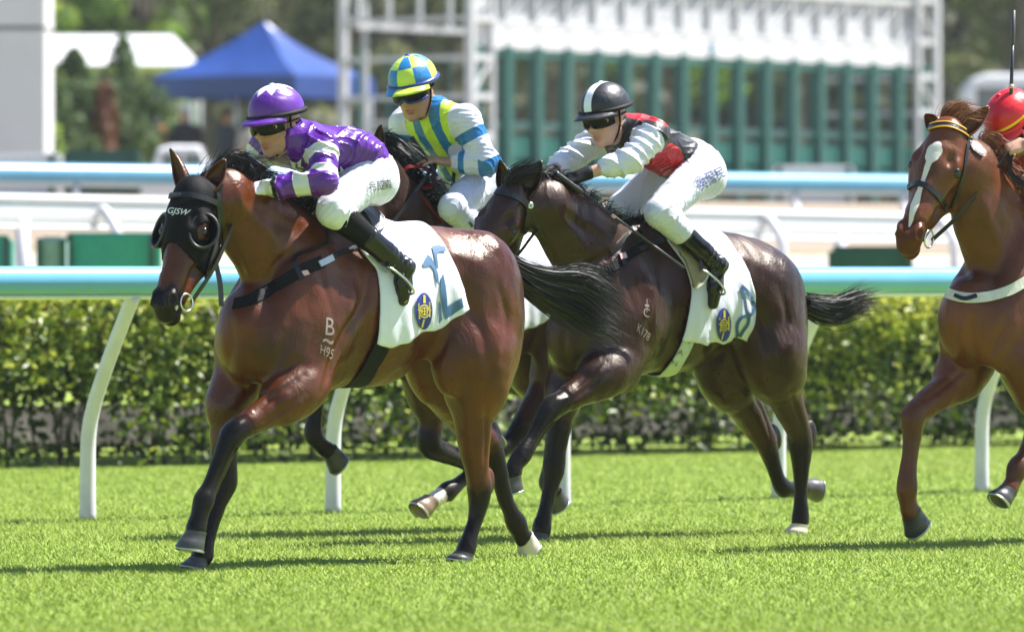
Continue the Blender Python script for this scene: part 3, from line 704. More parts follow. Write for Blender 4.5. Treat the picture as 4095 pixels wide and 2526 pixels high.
# --- dark bay, number 8
F2 = lane(2160, 2166, -.12, .62)
HORSES[2] = dict(frame=F2, coat='coat_dark_bay', label='dark bay racehorse behind the leader with a pale girth and white saddlecloth number 8',
  trunk=[(2470, 1240, 0, .30, .20, .35), (2660, 1215, 0, .40, .245, .345), (2830, 1155, 0, .34, .225, .29), (2955, 1135, 0, .28, .22, .235), (2540, 1040, 0, .30, .11, .18, -14, .12)],
  neck=[(2450, 1110, 0, .24, .62), (2370, 1020, 0, .21, .54), (2290, 925, 0, .18, .52), (2195, 830, 0, .135, .58)],
  muscle=[(3100, 1260, .135, .19, .125, .27, 0, .12), (2945, 1260, -.135, .19, .125, .27, 0, .12), (3090, 1410, .14, .16, .11, .24, -8, .12), (2930, 1410, -.14, .18, .12, .24, 10, .12),
          (2480, 1280, .148, .15, .080, .33, 22, .10), (2300, 1320, -.15, .145, .09, .27, 22, .10), (2545, 1330, .172, .16, .075, .22, 40, .07), (2505, 1450, .18, .10, .07, .15, 15, .035), (2350, 1370, -.16, .15, .08, .2, 40, .035),
          (2310, 1340, .0, .15, .155, .2, 0, .06), (2280, 1400, -.09, .08, .075, .13, 10, .03), (2370, 1410, .10, .08, .075, .13, 10, .03),
          (3237, 1735, .12, .045, .028, .075, 0, .02, dict(pt=.6)), (3098, 1745, -.125, .04, .028, .07, -20, .02, dict(pt=.6))],
  groove=[((2420, 1390, .13), (2390, 1520, .10), .012, .03), ((2260, 1040, .13), (2390, 1170, .2), .010, .03)],
  head=dict(poll=(2046, 722, 0), muz=(1818, 1172), dY=-.14, left=(.91, -.40, -.10)),
  earL=(2164, 644, .03), earR=(2006, 642, .03), earout=.2,
  LF=[(2455, 1470, .175, .095), (2400, 1510, .175, .088), (2325, 1560, .17, .070, .2), (2255, 1603, .165, .055, .6), (2205, 1632, .16, .056, 1), (2165, 1695, .16, .042, 1), (2128, 1757, .155, .034, 1),
      (2092, 1812, .15, .044, 1), (2062, 1855, .15, .037, 1), (2048, 1900, .15, .044, 1)],
  RF=[(2320, 1440, -.13, .105), (2262, 1560, -.125, .080, .1), (2238, 1690, -.12, .062, .6), (2222, 1790, -.12, .052, 1), (2215, 1870, -.12, .052, 1), (2206, 1925, -.12, .040, 1), (2194, 1980, -.12, .033, 1),
      (2178, 2055, -.12, .034, 1), (2167, 2105, -.12, .043, 1), (2162, 2135, -.12, .041, 1)],
  LH=[(3085, 1400, .15, .16), (3100, 1490, .145, .125), (3132, 1560, .14, .092), (3162, 1650, .13, .070, .2), (3200, 1740, .125, .057, .5), (3203, 1805, .12, .053, .8), (3203, 1880, .12, .039, 1),
      (3202, 1985, .12, .032, 1), (3201, 2065, .12, .041, 1), (3197, 2100, .12, .038, 1)],
  RH=[(2900, 1410, -.15, .15), (2905, 1520, -.145, .115), (2985, 1635, -.135, .085, .1), (3048, 1742, -.125, .062, .4), (3083, 1828, -.12, .042, .8), (3108, 1905, -.12, .034, 1), (3132, 1950, -.12, .044, 1), (3175, 1955, -.12, .036, 1), (3205, 1950, -.12, .043, 1)],
  hooves=[((2047, 1905, .15), (2056, 1960, .15), (.8, 0, -.4)), ((2162, 2132, -.12), (2158, 2166, -.12), (1, 0, 0)), ((3196, 2098, .12), (3192, 2136, .12), (1, 0, 0), 1.0, 'hoof_pale'),
          ((3212, 1947, -.12), (3268, 1942, -.12), (0, 0, -1))],
  blaze=[((.165, 0, .0), .02, .46)], white=[((3200, 2112, .12), .045, .9)])
# --- brown horse hidden behind the first two
F3 = Frame(at(1715, 2138, 32.0)-FWD*.0)
F3.O = Vector((at(1715, 1094, 32.0).x, 32.0, 0))
g3 = lambda x, y: (1715+(x-1250)*.885, 1229+(y-1240)*.885)
HORSES[3] = dict(frame=F3, coat='coat_brown', label='brown racehorse with red reins mostly hidden behind the bay leader', h=.0095,
  **shifted(HORSES[1], ['trunk', 'muscle'], g3),
  neck=[(1700, 1120, 0, .25, .66), (1640, 985, 0, .215, .60), (1585, 860, 0, .18, .58), (1520, 735, 0, .135, .62)],
  head=dict(poll=(1440, 640, 0), muz=(1250, 1060), dY=-.3, left=(.75, -.66, 0)), earL=(1519, 500, .05), earR=(1420, 540, .05),
  LF=[(1690, 1480, .165, .10), (1712, 1580, .16, .080), (1722, 1690, .15, .060, .4), (1718, 1775, .15, .060, 1), (1770, 1812, .15, .045, 1), (1830, 1838, .14, .034, 1), (1890, 1850, .14, .044, 1), (1930, 1820, .14, .036, 1), (1945, 1795, .14, .042, 1)],
  RF=[(1470, 1440, -.13, .10), (1400, 1455, -.13, .085), (1330, 1470, -.13, .065, .3), (1278, 1490, -.12, .055, 1), (1268, 1570, -.12, .042, 1), (1260, 1660, -.12, .034, 1), (1252, 1735, -.12, .044, 1), (1285, 1780, -.12, .036, 1), (1312, 1800, -.12, .042, 1)],
  LH=[(2290, 1370, .15, .16), (2240, 1470, .145, .12), (2165, 1590, .13, .08), (2095, 1690, .125, .058, .5), (2065, 1740, .12, .052, 1), (2005, 1800, .12, .040, 1), (1900, 1880, .12, .033, 1), (1830, 1935, .12, .034, 1), (1790, 1962, .12, .045, 1), (1752, 1988, .12, .037, .6), (1735, 2000, .12, .042, 0)],
  RH=[(2130, 1370, -.15, .15), (2130, 1480, -.145, .11), (2180, 1590, -.135, .075), (2222, 1690, -.125, .056, .5), (2212, 1770, -.12, .042, 1), (2198, 1860, -.12, .034, 1), (2190, 1930, -.12, .044, 1), (2215, 1970, -.12, .037, 1)],
  hooves=[((1945, 1792, .14), (1975, 1745, .14), (-.6, 0, -.7)), ((1320, 1806, -.12), (1362, 1842, -.12), (.5, 0, -.85)), ((1722, 2002, .12), (1684, 2052, .12), (.95, 0, -.1), 1.0, 'hoof_tan'), ((2220, 1975, -.12), (2245, 2010, -.12), (.6, 0, -.7))],
  white=[((1745, 1990, .12), .055, 1.0)])
HORSES[3]['muscle'] = [t for t in HORSES[3]['muscle'] if t[5] > .1]
# --- chestnut with white blaze at the right edge
F4 = Frame(at(3950, 1094, 30.5)-FWD*.55); F4.O.z = 0
g4 = lambda x, y: (3876+(x-995)*.93, 1255+(y-1310)*.93)
HORSES[4] = dict(frame=F4, coat='coat_chestnut', label='chestnut racehorse with a white blaze and pale breastplate strap at the right edge',
  **shifted(HORSES[1], ['trunk', 'muscle'], g4),
  neck=[(4085, 1090, 0, .25, .68), (4010, 980, 0, .215, .64), (3945, 850, 0, .185, .62), (3880, 680, 0, .14, .66)],
  head=dict(poll=(3790, 458, 0), muz=(3604, 985), dY=-.24, left=(.95, -.31, 0)), earL=(3950, 428, .06), earR=(3706, 460, .05), earout=.5,
  RF=[(3880, 1420, -.14, .12), (3840, 1500, -.14, .10), (3765, 1570, -.135, .078), (3700, 1620, -.13, .060), (3655, 1662, -.13, .058), (3648, 1740, -.13, .044), (3638, 1830, -.13, .036), (3630, 1890, -.13, .037), (3627, 1950, -.13, .046), (3632, 2008, -.13, .038), (3642, 2050, -.13, .045)],
  LF=[(4090, 1440, .17, .11), (4130, 1560, .165, .085), (4160, 1660, .16, .060), (4150, 1720, .16, .056), (4120, 1780, .155, .042), (4090, 1830, .15, .036), (4068, 1870, .15, .046), (4050, 1925, .15, .038), (4036, 1955, .15, .044)],
  LH=[(4740, 1390, .15, .16), (4700, 1500, .145, .12), (4720, 1620, .13, .08), (4760, 1730, .12, .056), (4745, 1830, .12, .042), (4725, 1960, .12, .033), (4715, 2040, .12, .044), (4700, 2080, .12, .038)],
  RH=[(4570, 1390, -.15, .15), (4540, 1500, -.145, .11), (4590, 1620, -.135, .075), (4650, 1730, -.125, .056), (4690, 1830, -.12, .042), (4730, 1930, -.12, .034), (4750, 1975, -.12, .044), (4780, 2000, -.12, .037)],
  hooves=[((3644, 2052, -.13), (3678, 2096, -.13), (.35, 0, -.94), 1.12), ((4030, 1962, .15), (4002, 2012, .15), (.95, 0, .0), 1.0), ((4697, 2082, .12), (4690, 2118, .12), (1, 0, 0)), ((4785, 2003, -.12), (4815, 2040, -.12), (.6, 0, -.7))],
  stripe=[(.150, .004, .020), (.175, .0, .034), (.20, -.002, .030), (.23, -.006, .014), (.30, -.008, .010), (.36, -.008, .012), (.42, -.006, .019), (.46, -.004, .014), (.52, 0, .005)])
HORSES[4]['muscle'] = [t for t in HORSES[4]['muscle'] if t[5] > .1]

body_only = [t for t in STROKES if max(q[1] for q in t[0]) < 1625 and t[1] > .013]
HORSES[2]['strokes'] = [([(2470+(x-1250)*.885-(12 if x > 1600 else 0), 1235+(y-1240)*.885) for x, y in pl], w_, d) for pl, w_, d in body_only if max(q[1] for q in pl) < 1530]+[
  ([(2420, 1440), (2340, 1510), (2270, 1575)], .013, -.009), ([(2430, 1490), (2350, 1550), (2280, 1605)], .012, -.008), ([(2160, 1690), (2130, 1745), (2100, 1800)], .009, -.006), ([(3160, 1560), (3190, 1650), (3215, 1720)], .014, -.010), ([(3215, 1820), (3215, 1950)], .008, -.005), ([(3000, 1550), (3060, 1660), (3085, 1750)], .013, -.009)]
HORSES[4]['strokes'] = [([(3876+(x-995)*.93, 1255+(y-1310)*.93) for x, y in pl], w_, d) for pl, w_, d in body_only if pl[0][1] > 1200 and pl[0][0] < 1200]+[
  ([(3850, 1480), (3780, 1540), (3700, 1600)], .014, -.009), ([(3650, 1720), (3640, 1820), (3634, 1900)], .009, -.006), ([(3800, 900), (3830, 1020), (3880, 1120)], .025, -.012), ([(3920, 760), (3960, 900), (4020, 1010)], .03, .010)]
# ------------------------------------------------------------------ decals: flat marks laid on a surface
def tri_cut(polys, cuts=0, maxlen=None):
    bm = bmesh.new()
    for pl in polys:
        vs = [bm.verts.new((x, y, 0)) for x, y in pl]
        try: bm.faces.new(vs).normal_update()
        except ValueError: pass
    bmesh.ops.triangulate(bm, faces=bm.faces[:], ngon_method='EAR_CLIP')
    if maxlen:
        for _ in range(5):
            es = [e for e in bm.edges if e.calc_length() > maxlen]
            if not es: break
            bmesh.ops.subdivide_edges(bm, edges=es, cuts=1, use_grid_fill=False)
            bmesh.ops.triangulate(bm, faces=bm.faces[:])
    bm.verts.index_update()
    v = [(q.co.x, q.co.y) for q in bm.verts]; f = [[q.index for q in g.verts] for g in bm.faces]; bm.free(); return v, f
_text_cache = {}
def text_tris(txt, maxlen=.25, bold=0.0):
    if (txt, maxlen) in _text_cache: return _text_cache[(txt, maxlen)]
    cu = bpy.data.curves.new('t', 'FONT'); cu.body = txt; cu.resolution_u = 4; cu.offset = bold; o = bpy.data.objects.new('t', cu); COL.objects.link(o)
    dg = bpy.context.evaluated_depsgraph_get(); me = bpy.data.meshes.new_from_object(o.evaluated_get(dg))
    bm = bmesh.new(); bm.from_mesh(me); bmesh.ops.triangulate(bm, faces=bm.faces[:])
    xs = [q.co.x for q in bm.verts]; ys = [q.co.y for q in bm.verts]; x0, x1, y0, y1 = min(xs), max(xs), min(ys), max(ys)
    for q in bm.verts: q.co.x = (q.co.x-x0)/(x1-x0); q.co.y = (q.co.y-y0)/(y1-y0)
    for _ in range(4):
        es = [e for e in bm.edges if e.calc_length() > maxlen]
        if not es: break
        bmesh.ops.subdivide_edges(bm, edges=es, cuts=1); bmesh.ops.triangulate(bm, faces=bm.faces[:])
    bm.verts.index_update(); r = ([(q.co.x, q.co.y) for q in bm.verts], [[q.index for q in g.verts] for g in bm.faces])
    bm.free(); bpy.data.objects.remove(o); bpy.data.meshes.remove(me); bpy.data.curves.remove(cu)
    _text_cache[(txt, maxlen)] = r; return r
def decal(name, tris, quad, F, tree, mat, parent, off=.003, single=False):
    """quad: photo pixels of the mark's top-left, top-right, bottom-right, bottom-left corners; laid on the surface behind them"""
    V2, Fc = tris; tl, tr, br, bl = (np.array(q, float) for q in quad); out = []; ok = []
    for x, y in V2:
        p = (tl*(1-x)+tr*x)*y+(bl*(1-x)+br*x)*(1-y); h = F.hit(tree, p[0], p[1])
        ok.append(h is not None)
        if h is None: out.append((0, 0, 0)); continue
        n = h[1]; o_, d_ = ray(p[0], p[1]); 
        if n@F.vec(d_) > 0: n = -n
        out.append(h[0]+n*off)
    Fc = [f for f in Fc if all(ok[i] for i in f)]
    if single and Fc:
        # keep one connected piece where a mark runs over an edge
        out_a = np.array(out); Fc = [f for f in Fc if max(np.linalg.norm(out_a[f[a]]-out_a[f[a-1]]) for a in range(3)) < .03]
        par = list(range(len(out)))
        def find(a):
            while par[a] != a: par[a] = par[par[a]]; a = par[a]
            return a
        for f in Fc:
            for a in f[1:]: par[find(a)] = find(f[0])
        cnt = {}
        for f in Fc: cnt[find(f[0])] = cnt.get(find(f[0]), 0)+1
        if cnt: big = max(cnt, key=cnt.get); Fc = [f for f in Fc if find(f[0]) == big]
    used = sorted({i for f in Fc for i in f}); mp = {i: k for k, i in enumerate(used)}
    if not used: return None
    return mesh_obj(name, [out[i] for i in used], [[mp[i] for i in f] for f in Fc], mat, parent, True)
UNIT = [(0, 1), (1, 1), (1, 0), (0, 0)]
def decal_px(name, pts, F, tree, mat, parent, off=.004, maxlen=9):
    """mark whose outline is given directly in photo pixels"""
    tr = tri_cut([pts], maxlen=maxlen); V2, Fc = tr
    x0, y0 = min(p[0] for p in pts), min(p[1] for p in pts); x1, y1 = max(p[0] for p in pts), max(p[1] for p in pts)
    V2 = [((x-x0)/(x1-x0), 1-(y-y0)/(y1-y0)) for x, y in V2]
    return decal(name, (V2, Fc), [(x0, y0), (x1, y0), (x1, y1), (x0, y1)], F, tree, mat, parent, off, True)
def ribbon(name, pts, nrm, width, thick, mat, parent, widths=None):
    """flat strap with thickness along points with surface normals"""
    P = [np.array(p, float) for p in pts]; m = len(P); V = []; F = []
    for i in range(m):
        t = P[min(i+1, m-1)]-P[max(i-1, 0)]; t = t/max(np.linalg.norm(t), 1e-9); n = nrm[i]-t*(nrm[i]@t); n = n/max(np.linalg.norm(n), 1e-9); s = np.cross(t, n)
        w_ = (widths[i] if widths is not None else width)/2
        V += [P[i]-s*w_, P[i]+s*w_, P[i]+s*w_+n*thick, P[i]-s*w_+n*thick]
    for i in range(m-1):
        b = i*4; c = b+4
        for k in range(4): F.append((b+k, b+(k+1) % 4, c+(k+1) % 4, c+k))
    F += [(3, 2, 1, 0), tuple((m-1)*4+k for k in range(4))]
    return mesh_obj(name, V, F, mat, parent, False)
def strap(name, px, F, tree, width, mat, parent, thick=.006, off=.001, n=6, widths=None):
    pts, nr, ww = [], [], []; path = spline(px, n)
    for i, p in enumerate(path):
        h = F.hit(tree, p[0], p[1])
        if h is None: continue
        nn = h[1]; o_, d_ = ray(p[0], p[1])
        if nn@F.vec(d_) > 0: nn = -nn
        pts.append(h[0]+nn*off); nr.append(nn)
    if len(pts) < 2: return None
    # smooth
    A = np.array(pts); 
    for _ in range(2): A[1:-1] = (A[:-2]+2*A[1:-1]+A[2:])/4
    return ribbon(name, A, nr, width, thick, mat, parent)
def strap3(name, pts, side, width, thick, mat, parent, n=6):
    """strap in the air through 3-D points; side = a direction across its flat face"""
    A = spline(pts, n); return ribbon(name, A, [np.array(side, float)]*len(A), width, thick, mat, parent)

# ------------------------------------------------------------------ cloth materials
def silk_mat(name, base, cols, rough=.34, fold=.7, fscale=13):
    """base colour and [(attribute, colour)]: the colour shows where the attribute is above zero"""
    x = N(name); v = x.coord(); c = None
    for a, q in cols:
        s = x.math('GREATER_THAN', x.attr(a), 0.0); c = x.mix(s, c if c is not None else base, q)
    if c is None: x.color(base)
    else: x.color(c)
    f1 = x.noise(fscale*.55, 2, x.coord((1, 1, 1.5)), .45, 1.1); f1.node.noise_type = 'RIDGED_MULTIFRACTAL'; f2 = x.noise(fscale*2.2, 2, v, .5, .8)
    x.l(x.math('ADD', x.math('MULTIPLY', x.noise(40, 2, v), .1), rough-.05), x.b.inputs['Roughness'])
    x.set(Specular_IOR_Level=.5)
    x.bump(x.math('ADD', f1, x.math('MULTIPLY', f2, .35)), fold, .012); return x.m
def skin_mat(name, c):
    x = N(name); v = x.coord(); f = x.noise(24, 4, v)
    x.color(x.mix(x.math('MULTIPLY', x.attr('lip'), .8), x.ramp(f, [(.3, tuple(q*.82 for q in c)), (.7, c)]), (c[0]*.75, c[1]*.42, c[2]*.42))); x.set(Roughness=.5, Subsurface_Weight=.08, Specular_IOR_Level=.4)
    x.bump(x.noise(160, 2, v), .12, .002); return x.m
skin_mat('skin_tan', (.42, .215, .135)); skin_mat('skin_pale', (.52, .29, .21)); skin_mat('skin_warm', (.44, .235, .15))
WHITE = (.60, .605, .69)
silk_mat('silk_purple', (.082, .009, .22), [('pa', (.52, .52, .50)), ('pb', (.01, .01, .012))], .30)
silk_mat('silk_black', (.014, .013, .016), [('pb', (.42, .006, .010)), ('pa', WHITE)], .45)
silk_mat('silk_blue', (.012, .145, .36), [('pa', (.50, .66, .045)), ('pb', WHITE), ('pc', (.012, .145, .36))], .32)
silk_mat('silk_red', (.50, .006, .012), [('pa', (.012, .09, .03))], .36)
silk_mat('breeches_white', (.56, .57, .66), [], .5, .5, 16)
silk_mat('cap_purple', (.088, .010, .25), [('pa', (.62, .62, .66))], .42, .6, 12)
silk_mat('cap_black', (.012, .011, .016), [('pa', (.74, .75, .82))], .45, .6, 12)
silk_mat('cap_blue', (.012, .16, .40), [('pa', (.52, .68, .06))], .40, .6, 12)
silk_mat('cap_red', (.55, .006, .012), [('pa', (.75, .42, .01))], .36, .6, 9)
plain('boot_black', (.006, .006, .0065), .17, spec=.4, bump=.25, nscale=22); plain('black_elastic', (.005, .005, .0055), .75, spec=.12); plain('glove_white', (.62, .58, .66), .55, bump=.2)
plain('glove_black', (.008, .009, .0095), .65, spec=.2, bump=.2); plain('lens_dark', (.006, .006, .007), .25, spec=.15); plain('tan_leather', (.30, .13, .04), .45); plain('goggle_blue', (.01, .03, .18), .35)
plain('gold_badge', (.55, .45, .12), .3, .6); plain('leather_black', (.006, .0055, .0055), .38, bump=.2, nscale=60); plain('leather_red', (.22, .010, .010), .4); plain('white_vinyl', (.72, .73, .75), .4)
plain('band_black', (.007, .007, .0075), .65, spec=.2); plain('ink_dark', (.03, .028, .02), .6); plain('ink_blue', (.02, .04, .17), .6); plain('satin_red', (.48, .008, .014), .35); plain('satin_white', (.72, .72, .72), .35)
plain('cuff_white', (.70, .70, .73), .5)

def hand_prims(w, d, pn, side, curl=(75, 85, 60), s=1.0, thumb=(.5, 35), inflate=0.0, spread=.0):
    """w wrist, d knuckle direction, pn palm normal (out of the palm), side +1 if the thumb lies along +(d x pn)"""
    w, d, pn = (np.array(q, float) for q in (w, d, pn)); d /= np.linalg.norm(d); pn = pn-d*(pn@d); pn /= np.linalg.norm(pn)
    u = np.cross(d, pn)*side; P = []
    P.append(EL(w+d*.045*s+pn*.003, np.array((.052, .042, .017))*s+inflate, np.stack([d, u, pn], 1), .012))
    for i, (o, L, r) in enumerate(((.030, .95, .0098), (.0105, 1.05, .0102), (-.0095, 1.0, .0096), (-.0285, .80, .0086))):
        p = w+d*(.088-.006*abs(i-1.2))*s+u*o*s; P.append(RC(w+d*.02*s+u*o*.6*s, p, (r+.003)*s+inflate, (r+.001)*s+inflate, .01))
        a = 0; fd = d+u*spread*(1.2-i)*.25; fd /= np.linalg.norm(fd)
        for L0, cdeg, rr in zip((.042, .026, .021), curl, (1, .92, .82)):
            a += math.radians(cdeg*(1-.06*i)); dirn = fd*math.cos(a)+pn*math.sin(a)
            q = p+dirn*L0*L*s; P.append(RC(p, q, r*rr*s+inflate, r*rr*.93*s+inflate, .004)); p = q
    t0 = w+d*.025*s+u*.032*s+pn*.008*s; td = d*math.cos(thumb[0])+u*math.sin(thumb[0]); t1 = t0+td*.038*s; a = math.radians(thumb[1])
    td2 = td*math.cos(a)+(pn*.8-u*.3)*math.sin(a); t2 = t1+td2*.03*s; P += [RC(t0, t1, .015*s+inflate, .012*s+inflate, .01), RC(t1, t2, .011*s+inflate, .009*s+inflate, .006), RC(t2, t2+td2*.016*s+pn*.006*s, .009*s+inflate, .007*s+inflate, .004)]
    return P
def face_prims(C, f, l, u, S, smile=False):
    R = np.stack([f, l, u], 1); H = lambda a, b, c: C+(f*a+l*b+u*c)*S
    e = lambda c, r, k=.02, **m: EL(H(*c), np.array(r)*S, R, k*S, **m)
    rc = lambda a, b, r0, r1, k=.015, **m: RC(H(*a), H(*b), r0*S, r1*S, k*S, **m)
    P = [e((-.012, 0, .03), (.098, .077, .09), .03), e((.028, 0, -.045), (.068, .060, .078), .03), e((.040, 0, -.098), (.046, .046, .026), .02), e((.078, 0, -.116), (.020, .022, .016), .016),
         rc((.088, 0, .004), (.112, 0, -.036), .008, .0125, .012), e((.106, .013, -.040), (.011, .009, .009), .008), e((.106, -.013, -.040), (.011, .009, .009), .008),
         rc((.086, .045, .012), (.092, -.045, .012), .014, .014, .015), e((.066, .045, -.036), (.022, .022, .018), .02), e((.066, -.045, -.036), (.022, .022, .018), .02),
         e((.091, 0, -.072), (.010, .024, .007), .006, lip=1), e((.090, 0, -.084), (.010, .020, .007), .006, lip=1),
         rc((.02, .055, -.05), (.045, .035, -.105), .020, .018, .02), rc((.02, -.055, -.05), (.045, -.035, -.105), .020, .018, .02)]
    for s in (1, -1):
        P += [e((.093, s*.032, -.008), (.016, .020, .011), .01, sub=1), e((-.004, s*.079, -.022), (.020, .008, .030), .008), e((.004, s*.086, -.02), (.010, .006, .018), .005, sub=1)]
    P += [e((.100, 0, -.078), (.010, .026 if smile else .02, .006 if smile else .0022), .003, sub=1)]
    return P, H, R
def dome(name, C, f, l, u, r, mat, parent, pat=None, z0=-.18, nu=96, nv=40, thick=None):
    V = []; A = []
    for j in range(nv+1):
        el = math.asin(z0)+(math.pi/2-math.asin(z0))*j/nv
        for i in range(nu):
            az = 2*math.pi*i/nu; d = (math.cos(el)*math.cos(az), math.cos(el)*math.sin(az), math.sin(el))
            V.append(C+f*d[0]*r[0]+l*d[1]*r[1]+u*d[2]*r[2]); A.append(pat(az, el, d) if pat else -1)
    F = np.array([(j*nu+i, j*nu+(i+1) % nu, (j+1)*nu+(i+1) % nu, (j+1)*nu+i) for j in range(nv) for i in range(nu)])
    return mesh_obj(name, V, F, mat, parent, True, attrs={'pa': A})
def head_band(name, C, f, l, u, rf, rl, az, prof, mat, parent, n=40, thick=.006):
    """curved strip round the front of a head; prof(az)->(u_low,u_high, extra radius)"""
    V = []; m = 5
    for i in range(n+1):
        a = -az+2*az*i/n; lo, hi, ex = prof(a)
        for j in range(m+1):
            t = j/m; z = lo+(hi-lo)*t; b = ex+.004*math.sin(math.pi*t)
            V.append(C+f*math.cos(a)*(rf+b)+l*math.sin(a)*(rl+b)+u*z)
    F = [(i*(m+1)+j, (i+1)*(m+1)+j, (i+1)*(m+1)+j+1, i*(m+1)+j+1) for i in range(n) for j in range(m)]
    o = mesh_obj(name, V, F, mat, parent, True); md = o.modifiers.new('thick', 'SOLIDIFY'); md.thickness = thick; md.offset = 0; return o

def arm_param(V, s, e, w_):
    """0 shoulder .. 1 wrist, and distance to the arm"""
    def seg(a, b):
        ba = b-a; t = np.clip(((V-a)@ba)/(ba@ba), 0, 1); return t, np.linalg.norm(V-a-t[:, None]*ba, axis=1)
    t1, d1 = seg(s, e); t2, d2 = seg(e, w_); return np.where(d1 < d2, t1*.5, .5+t2*.5), np.minimum(d1, d2)

def build_jockey(sp):
    F = sp['frame']; root = empty('person', F.O, F.rz, label=sp['label'], cat='jockey', group='jockeys racing')
    J = {k: F.P(*v) for k, v in sp['j'].items()}
    f = F.vec(Vector(sp['face']).normalized()); u = F.vec(Vector(sp['up'])); u = u-f*(u@f)*1.0; u /= np.linalg.norm(u); l = np.cross(u, f); S = sp.get('S', 1.08)
    C = J['head']; P, H, R3 = face_prims(C, f, l, u, S, sp.get('smile', False))
    body = list(P); chest, pel = J['chest'], J['pelvis']
    ax = pel-chest; Ls = np.linalg.norm(ax); ax /= Ls; lat = J['shL']-J['shR']; lat = lat-ax*(lat@ax); lat /= np.linalg.norm(lat); dep = np.cross(lat, ax); RT = np.stack([ax, lat, dep], 1)
    mid = (chest+pel)/2
    body += [RC(H(-.02, 0, -.07), chest-ax*.05, .056*S, .06, .04), EL(chest, (.15, .145, .09), RT, .05), EL(mid, (.17, .125, .085), RT, .05), EL(pel, (.13, .135, .10), RT, .05)]
    A = {}
    for s in 'LR':
        body += [RC(chest+(J['sh'+s]-chest)*.4, J['sh'+s], .07, .055, .04), RC(J['sh'+s], J['el'+s], .046, .038, .02), RC(J['el'+s], J['wr'+s], .037, .027, .015),
                 RC(J['hip'+s], J['kn'+s], .078, .055, .04), RC(J['kn'+s], J['an'+s], .050, .036, .02), RC(J['an'+s], J['toe'+s], .036, .026, .015)]
        hp = sp['hand'+s]; hd = F.vec(hp['d']); hn = F.vec(hp['n']); hs = (1 if s == 'R' else -1)*hp.get('flip', 1)
        A[s] = dict(w=J['wr'+s], d=hd, pn=hn, side=hs, **{k: v for k, v in hp.items() if k in ('curl', 'thumb', 's', 'spread')})
        gl = sp.get('glove')
        hpr = hand_prims(A[s]['w'], hd, hn, hs, A[s].get('curl', (70, 85, 60)), A[s].get('s', 1.0)*(.93 if gl else 1), A[s].get('thumb', (.5, 35)), 0, A[s].get('spread', 0))
        body += hpr
        if gl:
            gp = hand_prims(A[s]['w'], hd, hn, hs, A[s].get('curl', (70, 85, 60)), A[s].get('s', 1.0)*1.02, A[s].get('thumb', (.5, 35)), .0035, A[s].get('spread', 0))
            dd = hd/np.linalg.norm(hd); gp.append(RC(J['wr'+s]-dd*.025, J['wr'+s]+dd*.03, .034, .032, .01))
            Vg, Qg = clay(gp, .0042); mesh_obj('glove', Vg, Qg, gl, root, True)
    V, Q = clay(body, .0048); mesh_obj('body', V, Q, sp['skin'], root, True, attrs={'lip': blend(P, V, 'lip', .004)*(np.linalg.norm(V-C, axis=1) < .2)})
    # silks
    fat = sp.get('fat', .93)
    sk = [EL(chest, (.19, .172*fat, .118*fat), RT, .06), EL(mid+dep*0, (.20, .158*fat, .118*fat), RT, .06), EL(chest+(pel-chest)*.86, (.12, .155*fat, .115*fat), RT, .06)]
    sk += [RC(chest-ax*.05, chest-ax*.09+(H(-.02, 0, -.07)-chest)*.18, .076, .056, .04)]
    for t in sp.get('billow', []): sk.append(EL(F.P(*t[0]), t[1], RT, .06))
    wr = {}
    for s in 'LR':
        e0 = sp.get('cuff', .93); wr[s] = J['el'+s]+(J['wr'+s]-J['el'+s])*e0; rs = sp.get('sleeve', (.070, .057, .052, .037))
        sk += [RC(chest+(J['sh'+s]-chest)*.5, J['sh'+s], .085, rs[0], .05), RC(J['sh'+s], J['el'+s], rs[0], rs[1], .03), RC(J['el'+s], J['el'+s]+(wr[s]-J['el'+s])*.75, rs[1], rs[2], .03), RC(J['el'+s]+(wr[s]-J['el'+s])*.75, wr[s], rs[2], rs[3], .012)]
    Vs, Qs = clay(sk, .0052); Ns = normals_of(Vs, Qs)
    # folds: ridges across the sleeves, along the torso
    tL, dL = arm_param(Vs, J['shL'], J['elL'], wr['L']); tR, dR = arm_param(Vs, J['shR'], J['elR'], wr['R'])
    arm = np.minimum(dL, dR) < .094; tt = np.where(dL < dR, tL, tR)
    q = Vs-chest; al = q@ax; la = q@lat; de = q@dep
    fold = np.where(arm, (1-np.abs(np.sin(Vs@np.array((26., 17., -36.))+vnoise(Vs*13, 3)*2.8)))**3*.0120*np.clip(.25+vnoise(Vs*11, 5), 0, 1.2), (1-np.abs(np.sin(al*24+la*30+vnoise(Vs*14, 4)*2.4)))**2.8*.0140*np.clip(.25+vnoise(Vs*9, 6), 0, 1.2))
    fold += (1-np.abs(np.sin(vnoise(Vs*22, 8)*8)))**3*.0046-.004
    Vs = Vs+Ns*fold[:, None]
    ctx = dict(V=Vs, t=tt, arm=arm, al=al, la=la, de=de, Ls=Ls, near=dL < dR)
    at_ = {k: fn(ctx) for k, fn in sp['pattern'].items()}
    silks = mesh_obj('silks', Vs, Qs, sp['silk'], root, True, attrs=at_)
    if sp.get('cuffmat'):
        for s in 'LR':
            dd = (J['wr'+s]-J['el'+s]); dd /= np.linalg.norm(dd); m = MB(); m.tube([wr[s]-dd*.012, wr[s]+dd*.004, wr[s]+dd*.014], [.040, .038, .036], 16); m.build('cuff', sp['cuffmat'], root, True)
    # breeches
    kb = sp.get('knee_end', .12); br = [EL(pel+ax*.02, (.135, .155, .125), RT, .06)]
    for s in 'LR':
        kk = J['kn'+s]+(J['an'+s]-J['kn'+s])*kb
        br += [EL(J['hip'+s]+ax*.03, (.13, .09, .12), RT, .06), RC(J['hip'+s], J['kn'+s], .100, .074, .05), RC(J['kn'+s], kk, .072, .064, .02)]
